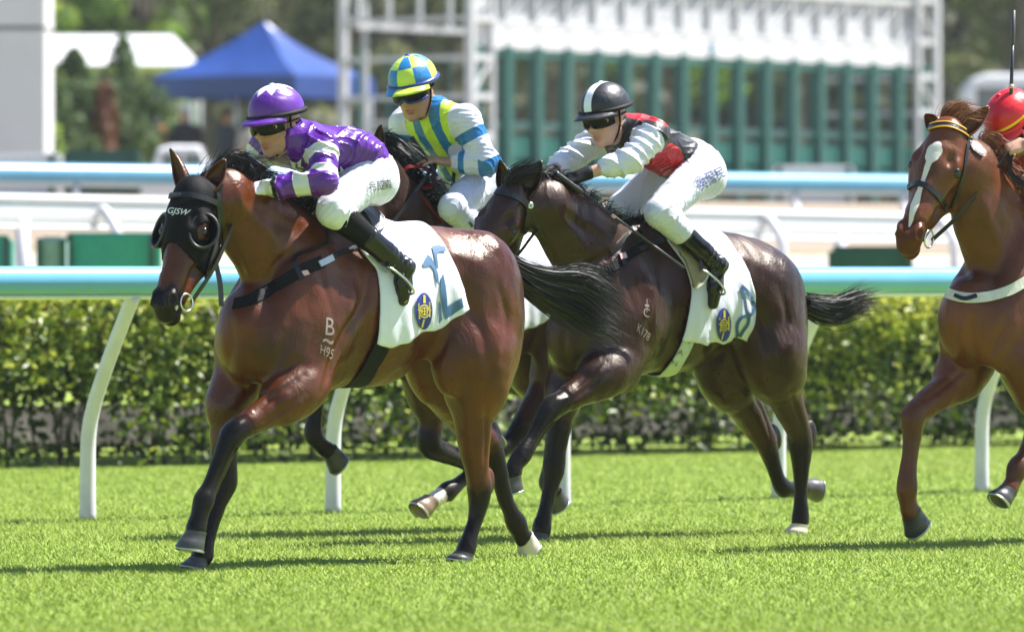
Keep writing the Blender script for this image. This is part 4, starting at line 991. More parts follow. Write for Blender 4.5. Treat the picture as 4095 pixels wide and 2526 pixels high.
    Vb, Qb = clay(br, .0055); Nb = normals_of(Vb, Qb)
    tb0 = BVHTree.FromPolygons([Vector(q_) for q_ in Vb], [tuple(map(int, q_)) for q_ in Qb])
    Vb = Vb+Nb*((1-np.abs(np.sin(Vb@np.array([26., 9, 34.])+vnoise(Vb*9, 11)*1.8)))**3*.0075*np.clip(.1+vnoise(Vb*8, 12), 0, 1)+(1-np.abs(np.sin(vnoise(Vb*20, 15)*8)))**3*.0036)[:, None]
    breeches = mesh_obj('breeches', Vb, Qb, 'breeches_white', root, True)
    for s in 'LR':
        a, b, t = J['kn'+s], J['an'+s], J['toe'+s]; k1 = a+(b-a)*kb
        if sp.get('calf'):
            c0, c1 = sp['calf_range']; m = [RC(a+(b-a)*c0, a+(b-a)*c1, .069, .052, .01)]; Vc, Qc = clay(m, .0075); mesh_obj('calf_sleeve', Vc, Qc, sp['calf'], root, True)
        b0 = a+(b-a)*sp.get('boot_top', .45); dirf = (t-b)/np.linalg.norm(t-b); shin = (b-a)/np.linalg.norm(b-a)
        m = [RC(b0, a+(b-a)*.75, .056, .049, .02), RC(a+(b-a)*.75, b, .049, .046, .02), RC(b, b+(t-b)*.55, .045, .042, .02, sy=.85), RC(b+(t-b)*.55, t, .041, .028, .02, sy=.95), RC(b, b-dirf*.02+shin*.035, .040, .034, .02)]
        Vc, Qc = clay(m, .0062); Nc = normals_of(Vc, Qc)
        al_ = (Vc-b)@shin; wrk = np.exp(-((al_+.03)/.07)**2); Vc = Vc+Nc*(np.sin(al_*210+vnoise(Vc*22, 13)*2)*.0030*wrk+vnoise(Vc*30, 14)*.0012)[:, None]
        bo = mesh_obj('boot', Vc, Qc, 'boot_black', root, True)
        m = MB(); m.tube([b0-shin*.0, b0+shin*.012], .0595, 20); m.build('boot_top', 'boot_black', bo, True)
    # helmet, peak, goggles
    hc = H(-.010, 0, .048); hr = np.array(sp.get('helmet', (.128, .108, .112)))*S
    hm = dome('helmet', hc, f, l, u, hr, sp['cap'], root, sp['cap_pat'])
    m = MB(); ring = [hc+f*math.cos(a)*hr[0]*1.012+l*math.sin(a)*hr[1]*1.012-u*hr[2]*.10 for a in np.linspace(0, 2*math.pi, 49)]
    m.tube(ring, .011*S, 8, cap=False, flat=1.0, ref=u); m.build('helmet_band', sp.get('rim', 'band_black'), hm, True)
    n = 28; Vp = []
    for i in range(n+1):
        a = -1.15+2.3*i/n; ca = math.cos(a); outl = .062*max(0, math.cos(a*1.25))**.7*S
        for k in range(5):
            tq = k/4; rr = 1.0+0*tq; base = hc+f*ca*hr[0]*1.0+l*math.sin(a)*hr[1]*1.0-u*hr[2]*.16
            Vp.append(base+(f*ca+l*math.sin(a)*.5)*outl*tq-u*(.016*tq*tq+.012*tq*abs(math.sin(a)))*S+u*.004)
    Fp = [(i*5+k, (i+1)*5+k, (i+1)*5+k+1, i*5+k+1) for i in range(n) for k in range(4)]
    pk = mesh_obj('helmet_peak', Vp, Fp, sp.get('peakmat', sp['cap']), hm, True, attrs={'pa': [-1]*len(Vp)} if not sp.get('peak_pa') else {'pa': [(1 if sp['peak_pa']((i//5)/n) else -1) for i in range(len(Vp))]})
    md = pk.modifiers.new('thick', 'SOLIDIFY'); md.thickness = .005
    bt = MB(); bt.tube([hc+u*hr[2]*.99, hc+u*hr[2]*1.03, hc+u*hr[2]*1.05], [.012*S, .011*S, .003*S], 12); bt.build('cap_button', sp.get('button', 'satin_white'), hm, True)
    if sp.get('headband'):
        head_band('leather_headband', C, f, l, u, .103*S, .083*S, 1.35, lambda a: (.016*S, .050*S, .001), sp['headband'], hm)
    gm = head_band('goggles', C, f, l, u, .106*S, .083*S, 1.18, lambda a: ((-.030-.006*abs(math.sin(2.2*a)))*S*(1-.25*(abs(a)/1.18)**3)+(.016*S*math.exp(-(a/.13)**2)), .019*S, .004+.012*math.cos(a*.9)), 'lens_dark', root, thick=.007)
    if sp.get('goggle_frame'):
        pts = []
        for i in range(41):
            a = -1.18+2.36*i/40; lo = (-.030-.006*abs(math.sin(2.2*a)))*S*(1-.25*(abs(a)/1.18)**3)+(.016*S*math.exp(-(a/.13)**2)); ex = .006+.012*math.cos(a*.9)
            pts.append(C+f*math.cos(a)*(.106*S+ex)+l*math.sin(a)*(.083*S+ex)+u*lo)
        m = MB(); m.tube(pts, .0065, 6); m.build('goggle_frame', sp['goggle_frame'], gm, True)
    if sp.get('badge'):
        bp = C+f*math.cos(.80)*(.106*S+.016)+l*math.sin(.80)*(.083*S+.016)-u*.004; nn = f*math.cos(.9)+l*math.sin(.9)
        m = MB(); m.tube([bp-nn*.002, bp+nn*.004], .0095*S, 18); m.build('goggle_badge', sp['badge'], gm, True)
    st = MB(); pts = [C+f*math.cos(a)*.095*S+l*math.sin(a)*.088*S+u*.004 for a in np.linspace(1.1, 2*math.pi-1.1, 24)]
    st.tube(pts, .009, 6, flat=.4, ref=u); st.build('goggle_strap', 'band_black', gm, True)
    for s in (1, -1):
        pts = spline([H(.0, s*.087, .03), H(.012, s*.080, -.05), H(.035, s*.056, -.105), H(.055, s*.02, -.128)], 6)
        m = MB(); m.tube(pts, .0075, 6, flat=.45); m.build('chin_strap', 'band_black', hm, True)
    mk = lambda o: BVHTree.FromPolygons([v.co.copy() for v in o.data.vertices], [tuple(p.vertices) for p in o.data.polygons])
    return dict(root=root, J=J, F=F, H=H, silks=silks, breeches=breeches, helmet=hm, tree=mk(silks), tree_b=tb0, tree_h=mk(hm), ax=(f, l, u), C=C)

JOCK = {}
JOCK[1] = dict(frame=F1, label='jockey in purple silks with white hoops crouching on the bay leader', skin='skin_tan', silk='silk_purple', cap='cap_purple', S=1.06,
  j=dict(head=(1106, 492, .0), chest=(1200, 576, 0), pelvis=(1425, 668, 0), shL=(1290, 600, .185), shR=(1062, 590, -.18), elL=(1300, 728, .29), elR=(985, 700, -.27), wrL=(1052, 752, .07), wrR=(925, 742, -.05),
         hipL=(1475, 705, .125), hipR=(1345, 705, -.125), knL=(1335, 842, .215), knR=(1130, 842, -.215), anL=(1612, 1068, .27), anR=(1310, 1068, -.27), toeL=(1612, 1200, .265), toeR=(1270, 1190, -.265)),
  face=(-.66, -.72, -.20), up=(-.05, 0, 1), handL=dict(d=(-.95, -.15, -.12), n=(-.2, .35, -.9)), handR=dict(d=(-.9, -.2, .1), n=(.1, -.4, -.9)), glove='glove_white',
  pattern=dict(pa=lambda c: np.where(c['arm'], np.sin((c['t']-.045)*2*math.pi/.285+vnoise(c['V']*30, 2)*.25)-.12, -1), pb=lambda c: np.where(c['arm'] & (np.abs(c['t']-.93) < .022), 1.0, -1.0)),
  cap_pat=lambda az, el, d: el-(1.08-.34*abs(((az*8/(2*math.pi)) % 1)*2-1)), headband='tan_leather', badge='gold_badge', calf='black_elastic', calf_range=(.10, .52), knee_end=.12, boot_top=.46,
  billow=[((1400, 600, .05), (.15, .16, .10)), ((1455, 655, .06), (.09, .14, .09))])
JOCK[2] = dict(frame=F2, label='jockey in black and red silks with white sleeves and black white-striped cap', skin='skin_pale', silk='silk_black', cap='cap_black', S=1.06,
  j=dict(head=(2422, 468, .0), chest=(2545, 550, 0), pelvis=(2745, 650, 0), shL=(2612, 540, .185), shR=(2400, 552, -.18), elL=(2520, 642, .20), elR=(2262, 650, -.22), wrL=(2335, 698, .075), wrR=(2195, 690, -.05),
         hipL=(2800, 690, .125), hipR=(2665, 690, -.125), knL=(2640, 850, .215), knR=(2490, 830, -.20), anL=(2868, 1060, .27), anR=(2590, 1050, -.27), toeL=(2852, 1215, .265), toeR=(2560, 1180, -.265)),
  face=(-.62, -.74, -.22), up=(-.08, 0, 1), handL=dict(d=(-.92, -.2, -.35), n=(-.35, .3, -.85)), handR=dict(d=(-.8, -.4, -.2), n=(.1, -.3, -.9)), glove='glove_black', cuff=.55, sleeve=(.076, .062, .058, .042),
  pattern=dict(pa=lambda c: np.where(c['arm'] & (c['t'] > .05), 1.0, -1.0), pb=lambda c: np.maximum(.075-np.hypot((c['al']+.07)*.8, c['de']-.10), .105-np.hypot((c['al']-.11)*.8, c['de']+.105))),
  cap_pat=lambda az, el, d: .20-abs(d[1]), headband='tan_leather', badge='gold_badge', knee_end=.36, boot_top=.42)
JOCK[3] = dict(frame=F3, label='jockey in blue and yellow striped silks with one open hand raised', skin='skin_warm', silk='silk_blue', cap='cap_blue', S=1.08,
  j=dict(head=(1656, 358, .0), chest=(1765, 510, 0), pelvis=(1885, 690, 0), shL=(1860, 478, .185), shR=(1622, 490, -.18), elL=(1945, 650, .27), elR=(1600, 660, -.22), wrL=(1800, 648, .12), wrR=(1598, 735, -.06),
         hipL=(1930, 730, .125), hipR=(1830, 730, -.125), knL=(1815, 830, .22), knR=(1680, 840, -.215), anL=(2010, 1040, .27), anR=(1790, 1040, -.27), toeL=(1990, 1150, .265), toeR=(1760, 1150, -.265)),
  face=(-.42, -.85, -.30), up=(-.10, 0, 1), handL=dict(d=(-.93, -.25, .16), n=(-.1, .25, -.95), curl=(18, 14, 10), thumb=(.9, 10), s=1.06, spread=1.0), handR=dict(d=(-.7, -.4, -.4), n=(.1, -.3, -.9)), cuff=.80, sleeve=(.076, .064, .060, .042), smile=True,
  pattern=dict(pa=lambda c: np.where(c['arm'], -1, np.where(c['de'] < .05, np.sin(c['la']*2*math.pi/.115+.8)+.05, np.sin(c['la']*2*math.pi/.13+.8)*np.sin(c['al']*2*math.pi/.16))), pb=lambda c: np.where(c['arm'], 1.0, -1.0), pc=lambda c: np.where(c['arm'], np.sin((c['t']+.02)*2*math.pi/.36-2.0)-.55, -1.0)),
  cap_pat=lambda az, el, d: math.sin(az*4+.5)*math.sin((el+.02)*4.6), rim='goggle_blue', goggle_frame='goggle_blue', button='goggle_blue', peak_pa=lambda t: t > .45, knee_end=.36, boot_top=.42)
JOCK[4] = dict(frame=F4, label='jockey in a red cap and red and green silks raising a whip at right edge', skin='skin_pale', silk='silk_red', cap='cap_red', S=1.08,
  j=dict(head=(4052, 500, .0), chest=(4190, 600, 0), pelvis=(4420, 660, 0), shL=(4260, 610, .185), shR=(4090, 610, -.18), elL=(4235, 680, .26), elR=(4010, 700, -.22), wrL=(4104, 575, .14), wrR=(3960, 720, -.05),
         hipL=(4465, 700, .125), hipR=(4340, 700, -.125), knL=(4250, 800, .215), knR=(4110, 760, -.215), anL=(4510, 1040, .27), anR=(4300, 1040, -.27), toeL=(4500, 1160, .265), toeR=(4270, 1160, -.265)),
  face=(-.60, -.48, -.66), up=(-.45, -.42, .8), handL=dict(d=(-.95, -.1, -.20), n=(-.15, .55, -.5), curl=(80, 85, 55), thumb=(.5, 55), s=1.05), handR=dict(d=(-.8, -.4, -.2), n=(.1, -.3, -.9)), sleeve=(.080, .068, .060, .040), cuff=.86,
  pattern=dict(pa=lambda c: np.sin(c['t']*18)*np.where(c['arm'], 1, 0)+np.where(c['arm'], 0, -1)),
  cap_pat=lambda az, el, d: .055-abs(el+.01-.10*math.sin(az*1.0+.6)), rim='cap_red', peakmat='cap_red', button='satin_red', knee_end=.36, boot_top=.42)
# ------------------------------------------------------------------ far side: tents, gate, trees
def gazebo():
    Y = 110; ap = at(1057, 86, Y); root = empty('canopy_tent', (ap.x, Y, 2.3), 0, label='blue pop-up canopy tent with a pointed roof behind the leading jockey', cat='tent')
    off = np.array(root.location); hd_ = 1.93; th = math.atan2(-1.84, .57)
    C = [np.array((hd_*math.cos(th+k*math.pi/2), hd_*math.sin(th+k*math.pi/2), 0)) for k in range(4)]
    ze, zt, zv = 4.62-2.3, ap.z-2.3, 4.22-2.3; A = np.array((0, 0, zt)); V = []; F = []; n = 12
    for k in range(4):
        a, b = C[k]+(0, 0, ze), C[(k+1) % 4]+(0, 0, ze); base = len(V)
        for j in range(n+1):
            t = j/n; L_, R_ = A+(a-A)*t, A+(b-A)*t
            for i in range(n+1):
                s = i/n; p = L_+(R_-L_)*s; sag = -.10*math.sin(math.pi*t)*(1-.0)-.07*math.sin(math.pi*s)*t; V.append(p+(0, 0, sag+.012*math.sin(9*s+5*t)))
        F += [(base+j*(n+1)+i, base+(j+1)*(n+1)+i, base+(j+1)*(n+1)+i+1, base+j*(n+1)+i+1) for j in range(n) for i in range(n)]
    x = N('canopy_blue'); v = x.coord(); x.color(x.ramp(x.noise(1.2, 3, v), [(.3, (.010, .032, .155)), (.7, (.016, .055, .24))])); x.set(Roughness=.35, Specular_IOR_Level=.5); x.bump(x.noise(4, 3, v), .3, .03)
    mesh_obj('roof', V, F, 'canopy_blue', root, True)
    for k in range(4):
        a, b = C[k]*1.01, C[(k+1) % 4]*1.01; V = []; m = 10
        for i in range(m+1):
            p = a+(b-a)*i/m; V += [p+(0, 0, ze-.01), p+(.02*math.sin(i*2.1), .02*math.cos(i*1.7), zv+.03*abs(math.sin(i*math.pi/2.5)))]
        mesh_obj('valance', V, [(2*i, 2*i+2, 2*i+3, 2*i+1) for i in range(m)], 'canopy_blue', root, True)
        mb = MB(); mb.tube([C[k]*.97+(0, 0, 0), C[k]*.97+(0, 0, ze-.02)], .03, 8); mb.build('leg', 'steel_grey', root, True)
gazebo()
def marquee():
    Y = 132; a = at(-200, 140, Y); b = at(690, 142, Y); e = at(800, 270, Y); root = empty('marquee', ((a.x+e.x)/2, Y, 2.5), 0, label='white marquee with a hipped roof behind the conifers', cat='tent'); o = root.location
    zt, ze = b.z-2.5, e.z-2.5; x0, x1, xe = a.x-o.x, b.x-o.x, e.x-o.x; d = 1.8
    V = [(x0, 0, zt), (x1, 0, zt), (x0-.6, -d, ze), (xe, -d, ze), (xe, d, ze), (x0-.6, d, ze)]
    mesh_obj('roof', V, [(0, 2, 3, 1), (1, 3, 4), (0, 1, 4, 5), (0, 5, 2)], 'board_white', root, False)
    for k, xx in enumerate(np.linspace(x0-.5, xe-.1, 4)):
        for yy in (-d+.1, d-.1):
            m = MB(); m.tube([(xx, yy, 0), (xx, yy, ze)], .05, 8); m.build('pole', 'steel_grey', root, True)
    m = MB(); m.box(((x0-.6+xe)/2, d-.05, ze/2), (xe-x0+.5, .04, ze-.02)); m.build('back_wall', 'board_white', root)
marquee()
# --- starting gate
plain('gate_white', (.50, .505, .51), .45, var=.06); plain('gate_green', (.016, .090, .072), .5, var=.12); plain('gate_pad', (.016, .130, .103), .55, var=.1); plain('plate_blue', (.25, .45, .62), .5)
def gate():
    A = at(1900, 1094, 100); B = at(3690, 1094, 110); A.z = B.z = 2.32; d = (B-A); L = d.length; d.normalize(); ang = math.atan2(d.y, d.x); back = Vector((-d.y, d.x, 0))
    root = empty('starting_gate', (A+B)/2, ang, label='long white and green starting gate with many numbered stalls', cat='gate')
    n = 16; w_ = L/n; top = 2.62
    lx = lambda i: -L/2+i*w_
    for i in range(n+1):
        
        for y, w2, mt in ((0, .19, 'gate_green'), (2.3, .06, 'gate_green')): m = MB(); m.box((lx(i), y, 1.25), (w2, w2, 2.5), 0, .01); m.build('stall_post', mt, root)
        m = MB(); m.box((lx(i), 1.15, .62), (.08, 2.1, .5), 0, .03); m.build('stall_partition', 'gate_pad', root); m = MB(); m.box((lx(i), 1.15, 1.32), (.04, 2.1, .05)); m.build('partition_rail', 'gate_white', root)
    for i in range(n):
        c = lx(i)+w_/2
        m = MB(); m.box((c-.0, -.02, 2.63), (w_*.93, .03, .34), 0, .004); pl = m.build('number_plate', 'board_white', root)
        v2, f2 = text_tris(str(n-i), 9); me = mesh_obj('number', [((x-.5)*.09*len(str(n-i)), -.042, 2.62+(y-.5)*.15) for x, y in v2], f2, 'plate_blue', pl, False); me.matrix_parent_inverse.identity()
        for s in (-1, 1):
            m = MB(); m.box((c+s*w_*.235, .03, .93), (w_*.44, .05, .36), 0, .02); m.build('front_door', 'gate_pad', root)
        m = MB(); m.box((c, 0, 2.38), (w_*.92, .08, .10)); m.build('door_header', 'gate_green', root)
        m = MB(); m.box((c, .04, .58), (w_*.96, .06, .20), 0, .02); m.build('kick_pad', 'gate_pad', root); m = MB(); m.box((c, .0, 1.27), (w_*.9, .07, .07)); m.build('front_bar', 'gate_green', root)
    m = MB()
    for z in (2.84, 3.55): m.box((0, 0, z), (L+.1, .09, .09)); m.box((0, 2.3, z), (L+.1, .09, .09))
    for i in range(n+1):
        for y in (0, 2.3): m.box((lx(i), y, 3.2), (.06, .06, .75))
        m.box((lx(i), 1.15, 3.5), (.05, 2.3, .05)); 
        if i < n: m.tube([(lx(i), 0, 2.86), (lx(i+1), 0, 3.52)], .022, 6)
    m.build('overhead_truss', 'gate_white', root)
    for i in range(n):
        m = MB(); m.box((lx(i)+w_/2, .06, 3.24), (w_*.97, .03, .74)); m.build('overhead_panel', plain('mesh_white', (.44, .45, .46), .6, var=.18, nscale=7), root)
    for s in (-1, 1):
        m = MB(); X = s*(L/2+.25)
        for y in (-.1, 2.4): m.box((X, y, 1.85), (.13, .13, 3.7), 0, .01); m.box((X-s*.55, y, 1.85), (.08, .08, 3.7), 0, .01)
        for z in (.5, 1.1, 1.7, 2.3, 2.9, 3.6): m.box((X-s*.27, -.1, z), (.62, .07, .10)); m.box((X, 1.15, z), (.08, 2.5, .07))
        for z in (.5, 1.7, 2.9): m.tube([(X, -.1, z), (X-s*.55, -.1, z+.6)], .035, 6)
        m.build('end_tower', 'gate_white', root)
    m = MB(); m.box((-L/2+2.0, -.15, 3.95), (2.3, .06, .5), 0, .01); m.build('sign_board', 'canopy_blue', root)
gate()
# --- trees
plain('bark', (.075, .055, .04), .85, bump=.5, nscale=12)
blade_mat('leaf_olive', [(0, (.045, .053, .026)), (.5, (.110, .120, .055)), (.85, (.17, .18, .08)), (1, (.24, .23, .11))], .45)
blade_mat('leaf_bright', [(0, (.07, .13, .022)), (.5, (.19, .30, .04)), (.85, (.30, .41, .06)), (1, (.55, .52, .08))], .5)
blade_mat('leaf_conifer', [(0, (.03, .055, .018)), (.5, (.07, .125, .035)), (1, (.15, .22, .07))], .4)
blade_mat('leaf_brown', [(0, (.10, .038, .018)), (.6, (.20, .085, .040)), (1, (.30, .15, .07))], .2)
def tree(name, X, Y, h, rad, mat, label, n=2600, leaf=.26, seed=1, z0=None, low=.28, group=None):
    r = np.random.default_rng(seed); z0 = on_ground(X, Y).z if z0 is None else z0
    root = empty(name, (X, Y, z0), 0, label=label, cat='tree', group=group)
    m = MB(); top = np.array((r.normal()*.2, r.normal()*.2, h*.72)); m.tube(spline([(0, 0, -.1), (r.normal()*.08, r.normal()*.08, h*.25), (r.normal()*.15, r.normal()*.15, h*.5), top], 4), list(np.linspace(.045*h*.6+.05, .03, 13)), 8, cap=False)
    cl = []
    for k in range(16):
        a = r.uniform(0, 6.28); zz = h*r.uniform(low+.06, .95); env = math.sin(math.pi*min(1, max(.12, (zz/h-low*.6)/(1.08-low*.6))))**.6; rr = rad*env*r.uniform(.35, .9)
        q = np.array((math.cos(a)*rr, math.sin(a)*rr, zz)); cl.append((q, rad*r.uniform(.28, .46)*max(.5, env)))
        s = np.array((0, 0, max(.15, zz*.62))); m.tube(spline([s, (s+q)/2+np.array((0, 0, .12*h*.3)), q], 3), list(np.linspace(.05, .012, 7)), 5, cap=False)
    m.build('trunk', 'bark', root, True)
    C = []; NN = []; R_ = []
    for q, rr in cl:
        k = n//len(cl); d = r.normal(size=(k, 3)); d /= np.linalg.norm(d, axis=1, keepdims=True); ra = rr*r.uniform(.25, 1, (k, 1))**.5
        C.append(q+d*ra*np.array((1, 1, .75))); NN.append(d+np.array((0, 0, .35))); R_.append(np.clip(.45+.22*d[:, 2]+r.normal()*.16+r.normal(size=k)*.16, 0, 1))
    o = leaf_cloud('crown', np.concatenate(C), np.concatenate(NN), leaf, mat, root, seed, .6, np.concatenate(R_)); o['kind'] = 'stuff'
    return root
def cone_tree(name, px, py_top, Y, rad, mat, label, n=2200, leaf=.13, seed=1, py_bot=None, blunt=0.0, cat='tree'):
    t = at(px, py_top, Y); z0 = on_ground(t.x, Y).z; h = t.z-z0; r = np.random.default_rng(seed)
    root = empty(name, (t.x, Y, z0), 0, label=label, cat=cat); m = MB(); m.tube([(0, 0, -.05), (0, 0, h*.9)], [.07, .015], 7, cap=False)
    z = h*(.04+.96*r.uniform(0, 1, n)**1.25); a = r.uniform(0, 6.28, n); rr = rad*((1-z/h)**(.8-blunt*.4)+.05)*(.72+.28*np.sin(a*3+z*4))*r.uniform(.35, 1, n)**.5
    C = np.stack([np.cos(a)*rr, np.sin(a)*rr, z], 1); NN = np.stack([np.cos(a), np.sin(a), .5+0*a], 1)
    for k in range(14):
        q = r.integers(0, n); m.tube([(0, 0, z[q]*.85), C[q]], [.015, .004], 4, cap=False)
    m.build('trunk', 'bark', root, True)
    o = leaf_cloud('crown', C, NN, leaf, mat, root, seed, .45, np.clip(.5+r.normal(size=n)*.22, 0, 1)); o['kind'] = 'stuff'; return root
cone_tree('conifer', 300, 195, 112, 1.6, 'leaf_conifer', 'dark green cone-shaped conifer left of the brown shrub', seed=2)
cone_tree('conifer', 490, 150, 116, 1.35, 'leaf_conifer', 'taller slim conifer standing between the white marquee and blue tent', seed=3)
cone_tree('conifer', 560, 330, 108, .55, 'leaf_bright', 'low bright green bush beside the blue tent', 900, .12, 4, cat='bush')
cone_tree('dry_shrub', 415, 330, 104, .38, 'leaf_brown', 'reddish-brown dry shrub in front of the dark conifers', 1500, .10, 5, blunt=1.2, cat='shrub')
cone_tree('conifer', 205, 480, 100, .42, 'leaf_bright', 'small light green bush beside the white pillar', 700, .11, 7, blunt=1, cat='bush')
for i_, (px_, py_, Y_, rd_, lb_) in enumerate(((600, 300, 120, .8, 'rounded olive shrub filling the gap left of the blue tent'), (230, 330, 120, .9, 'rounded olive shrub low behind the white pillar'), (420, 300, 122, .8, 'rounded olive shrub behind the brown dry shrub'))):
    cone_tree('round_shrub', px_, py_, Y_, rd_, 'leaf_olive', lb_, 1500, .16, 50+i_, blunt=1.4, cat='shrub')
for i_, (px_, py_, Y_, rd_, mt_, lb_) in enumerate(((260, 330, 104, 1.0, 'leaf_conifer', 'broad green bush just right of the white pillar'), (520, 330, 106, .95, 'leaf_conifer', 'broad green bush between the brown shrub and the tent'))):
    cone_tree('round_shrub', px_, py_, Y_, rd_, mt_, lb_, 2200, .15, 60+i_, blunt=1.5, cat='shrub')
TR = [(230, 150, 9.5, 2.3, 'leaf_bright', 'bright green tree rising above the white marquee beside the pillar'), (560, 155, 9.0, 2.1, 'leaf_bright', 'yellow-tinged green tree above the right end of the white marquee'),
      (830, 150, 10, 2.4, 'leaf_olive', 'grey-green tree above the left slope of the blue tent'), (1130, 158, 10.5, 2.6, 'leaf_olive', 'dark olive tree above the peak of the blue tent'), (1400, 150, 9.5, 2.2, 'leaf_olive', 'dark tree behind the left tower of the starting gate'),
      (1800, 156, 9.0, 2.6, 'leaf_olive', 'olive tree seen through the leftmost stalls of the gate'), (2250, 152, 9.0, 2.6, 'leaf_olive', 'olive tree seen through the stalls above the black cap'), (2700, 158, 9.5, 2.6, 'leaf_bright', 'green tree seen through the stalls right of the black cap'),
      (3180, 152, 9.0, 2.5, 'leaf_olive', 'olive tree seen through the rightmost stalls of the gate'), (3700, 150, 10, 2.4, 'leaf_olive', 'olive tree rising just behind the right tower of the gate'), (4080, 146, 10.5, 2.5, 'leaf_olive', 'olive tree above the red cap at the right edge')]
for i, (px, Y, h, rad, mat, lab) in enumerate(TR):
    tree('broadleaf_tree', at(px, 500, Y).x, Y, h, rad, mat, lab, seed=20+i, group='trees behind the starting gate')
def woodland():
    r = np.random.default_rng(44); n = 26000; X = r.uniform(-45, 45, n); Z = r.uniform(1.0, 19, n); Y = 172+Z*.9+3*np.sin(X*.7+Z*.5)+r.normal(size=n)*1.2
    C = np.stack([X, Y, Z], 1); cl = vnoise(C*.55, 4)
    leaf_cloud('woodland', C, np.tile((0, -.7, .6), (n, 1)), .75, 'leaf_olive', None, 8, .7, np.clip(.42+.28*cl+r.normal(size=n)*.14, 0, 1), label='wooded hillside closing the view behind the gate', cat='woodland', kind='stuff')
    V = [(x, 176+z*.9, z) for z in (-2, 6, 13, 21) for x in (-130, -60, 0, 60, 130)]
    mesh_obj('hill', V, [(j*5+i, j*5+i+1, (j+1)*5+i+1, (j+1)*5+i) for j in range(3) for i in range(4)], plain('hill_soil', (.045, .05, .022), .9, nscale=.6, var=.4), None, True, kind='structure')
woodland()
# --- people under the tent, vehicles
def bystander(px, py_head, Y, top, label, hat=None, skin='skin_warm', legs=None, seed=0, zg=None):
    p = at(px, py_head, Y); z0 = on_ground(p.x, Y).z; h = p.z-z0+.10; s = h/1.75
    root = empty('person', (p.x, Y, z0), seed*.7, label=label, cat='person', group='people by the tents')
    hd_ = [EL((0, 0, 1.60), (.095, .078, .115), None, .02), RC((0, 0, 1.50), (0, 0, 1.40), .05, .06, .02), RC((.09, 0, 1.58), (.11, 0, 1.57), .016, .016, .01)]
    arms = []
    for q in (1, -1): arms += [RC((0, q*.20, 1.38), (.02, q*.25, 1.10), .05, .042, .02), RC((.02, q*.25, 1.10), (.12, q*.22, .88), .04, .032, .02), EL((.15, q*.21, .82), (.035, .02, .05), None, .01)]
    trunk = [EL((0, 0, 1.22), (.13, .20, .26), None, .05), EL((0, 0, .98), (.12, .17, .14), None, .05)]; lg = []
    for q in (1, -1): lg += [RC((0, q*.09, .95), (.02*q, q*.10, .50), .085, .06, .03), RC((.02*q, q*.10, .50), (-.02, q*.11, .09), .058, .045, .02), RC((-.03, q*.11, .05), (.13, q*.13, .04), .045, .04, .02)]
    V, Q = clay([dict(t_, **{}) for t_ in hd_+arms+trunk+lg], .016); mesh_obj('body', V*s, Q, skin, root, True)
    inf = lambda L_: [dict(p_, **({'ra': p_['ra']+.014, 'rb': p_['rb']+.014} if p_['t'] == 'rc' else {'r': p_['r']+.014})) for p_ in L_]
    V, Q = clay(inf(trunk)+inf([a for a in arms if a['t'] == 'rc' and a['a'][2] > 1.2]), .016); mesh_obj('shirt', V*s, Q, top, root, True)
    V, Q = clay(inf(lg), .016); mesh_obj('trousers', V*s, Q, legs or plain('cloth_dark', (.015, .016, .02), .8), root, True)
    if hat:
        V, Q = clay([EL((-.01, 0, 1.66), (.105, .09, .075), None, .02), EL((.08, 0, 1.655), (.09, .075, .012), None, .02)], .012); mesh_obj('cap', V*s, Q, hat, root, True)
    else:
        V, Q = clay([EL((-.02, 0, 1.65), (.095, .084, .085), None, .02)], .012); mesh_obj('hair', V*s, Q, plain('hair_dark', (.015, .012, .010), .6), root, True)
bystander(738, 440, 109, plain('cloth_black', (.014, .014, .016), .8), 'person in dark clothes and white cap under the blue tent', 'board_white', seed=-2)
bystander(905, 450, 111, plain('cloth_slate', (.04, .05, .07), .8), 'person in slate clothes standing deep under the blue tent', None, seed=1)
bystander(1010, 470, 108, plain('cloth_cream', (.38, .35, .28), .8), 'person in a cream top beside the purple cap', None, seed=3)
bystander(628, 450, 113, plain('cloth_orange', (.40, .10, .02), .8), 'person in an orange vest at the left corner of the blue tent', None, seed=2)
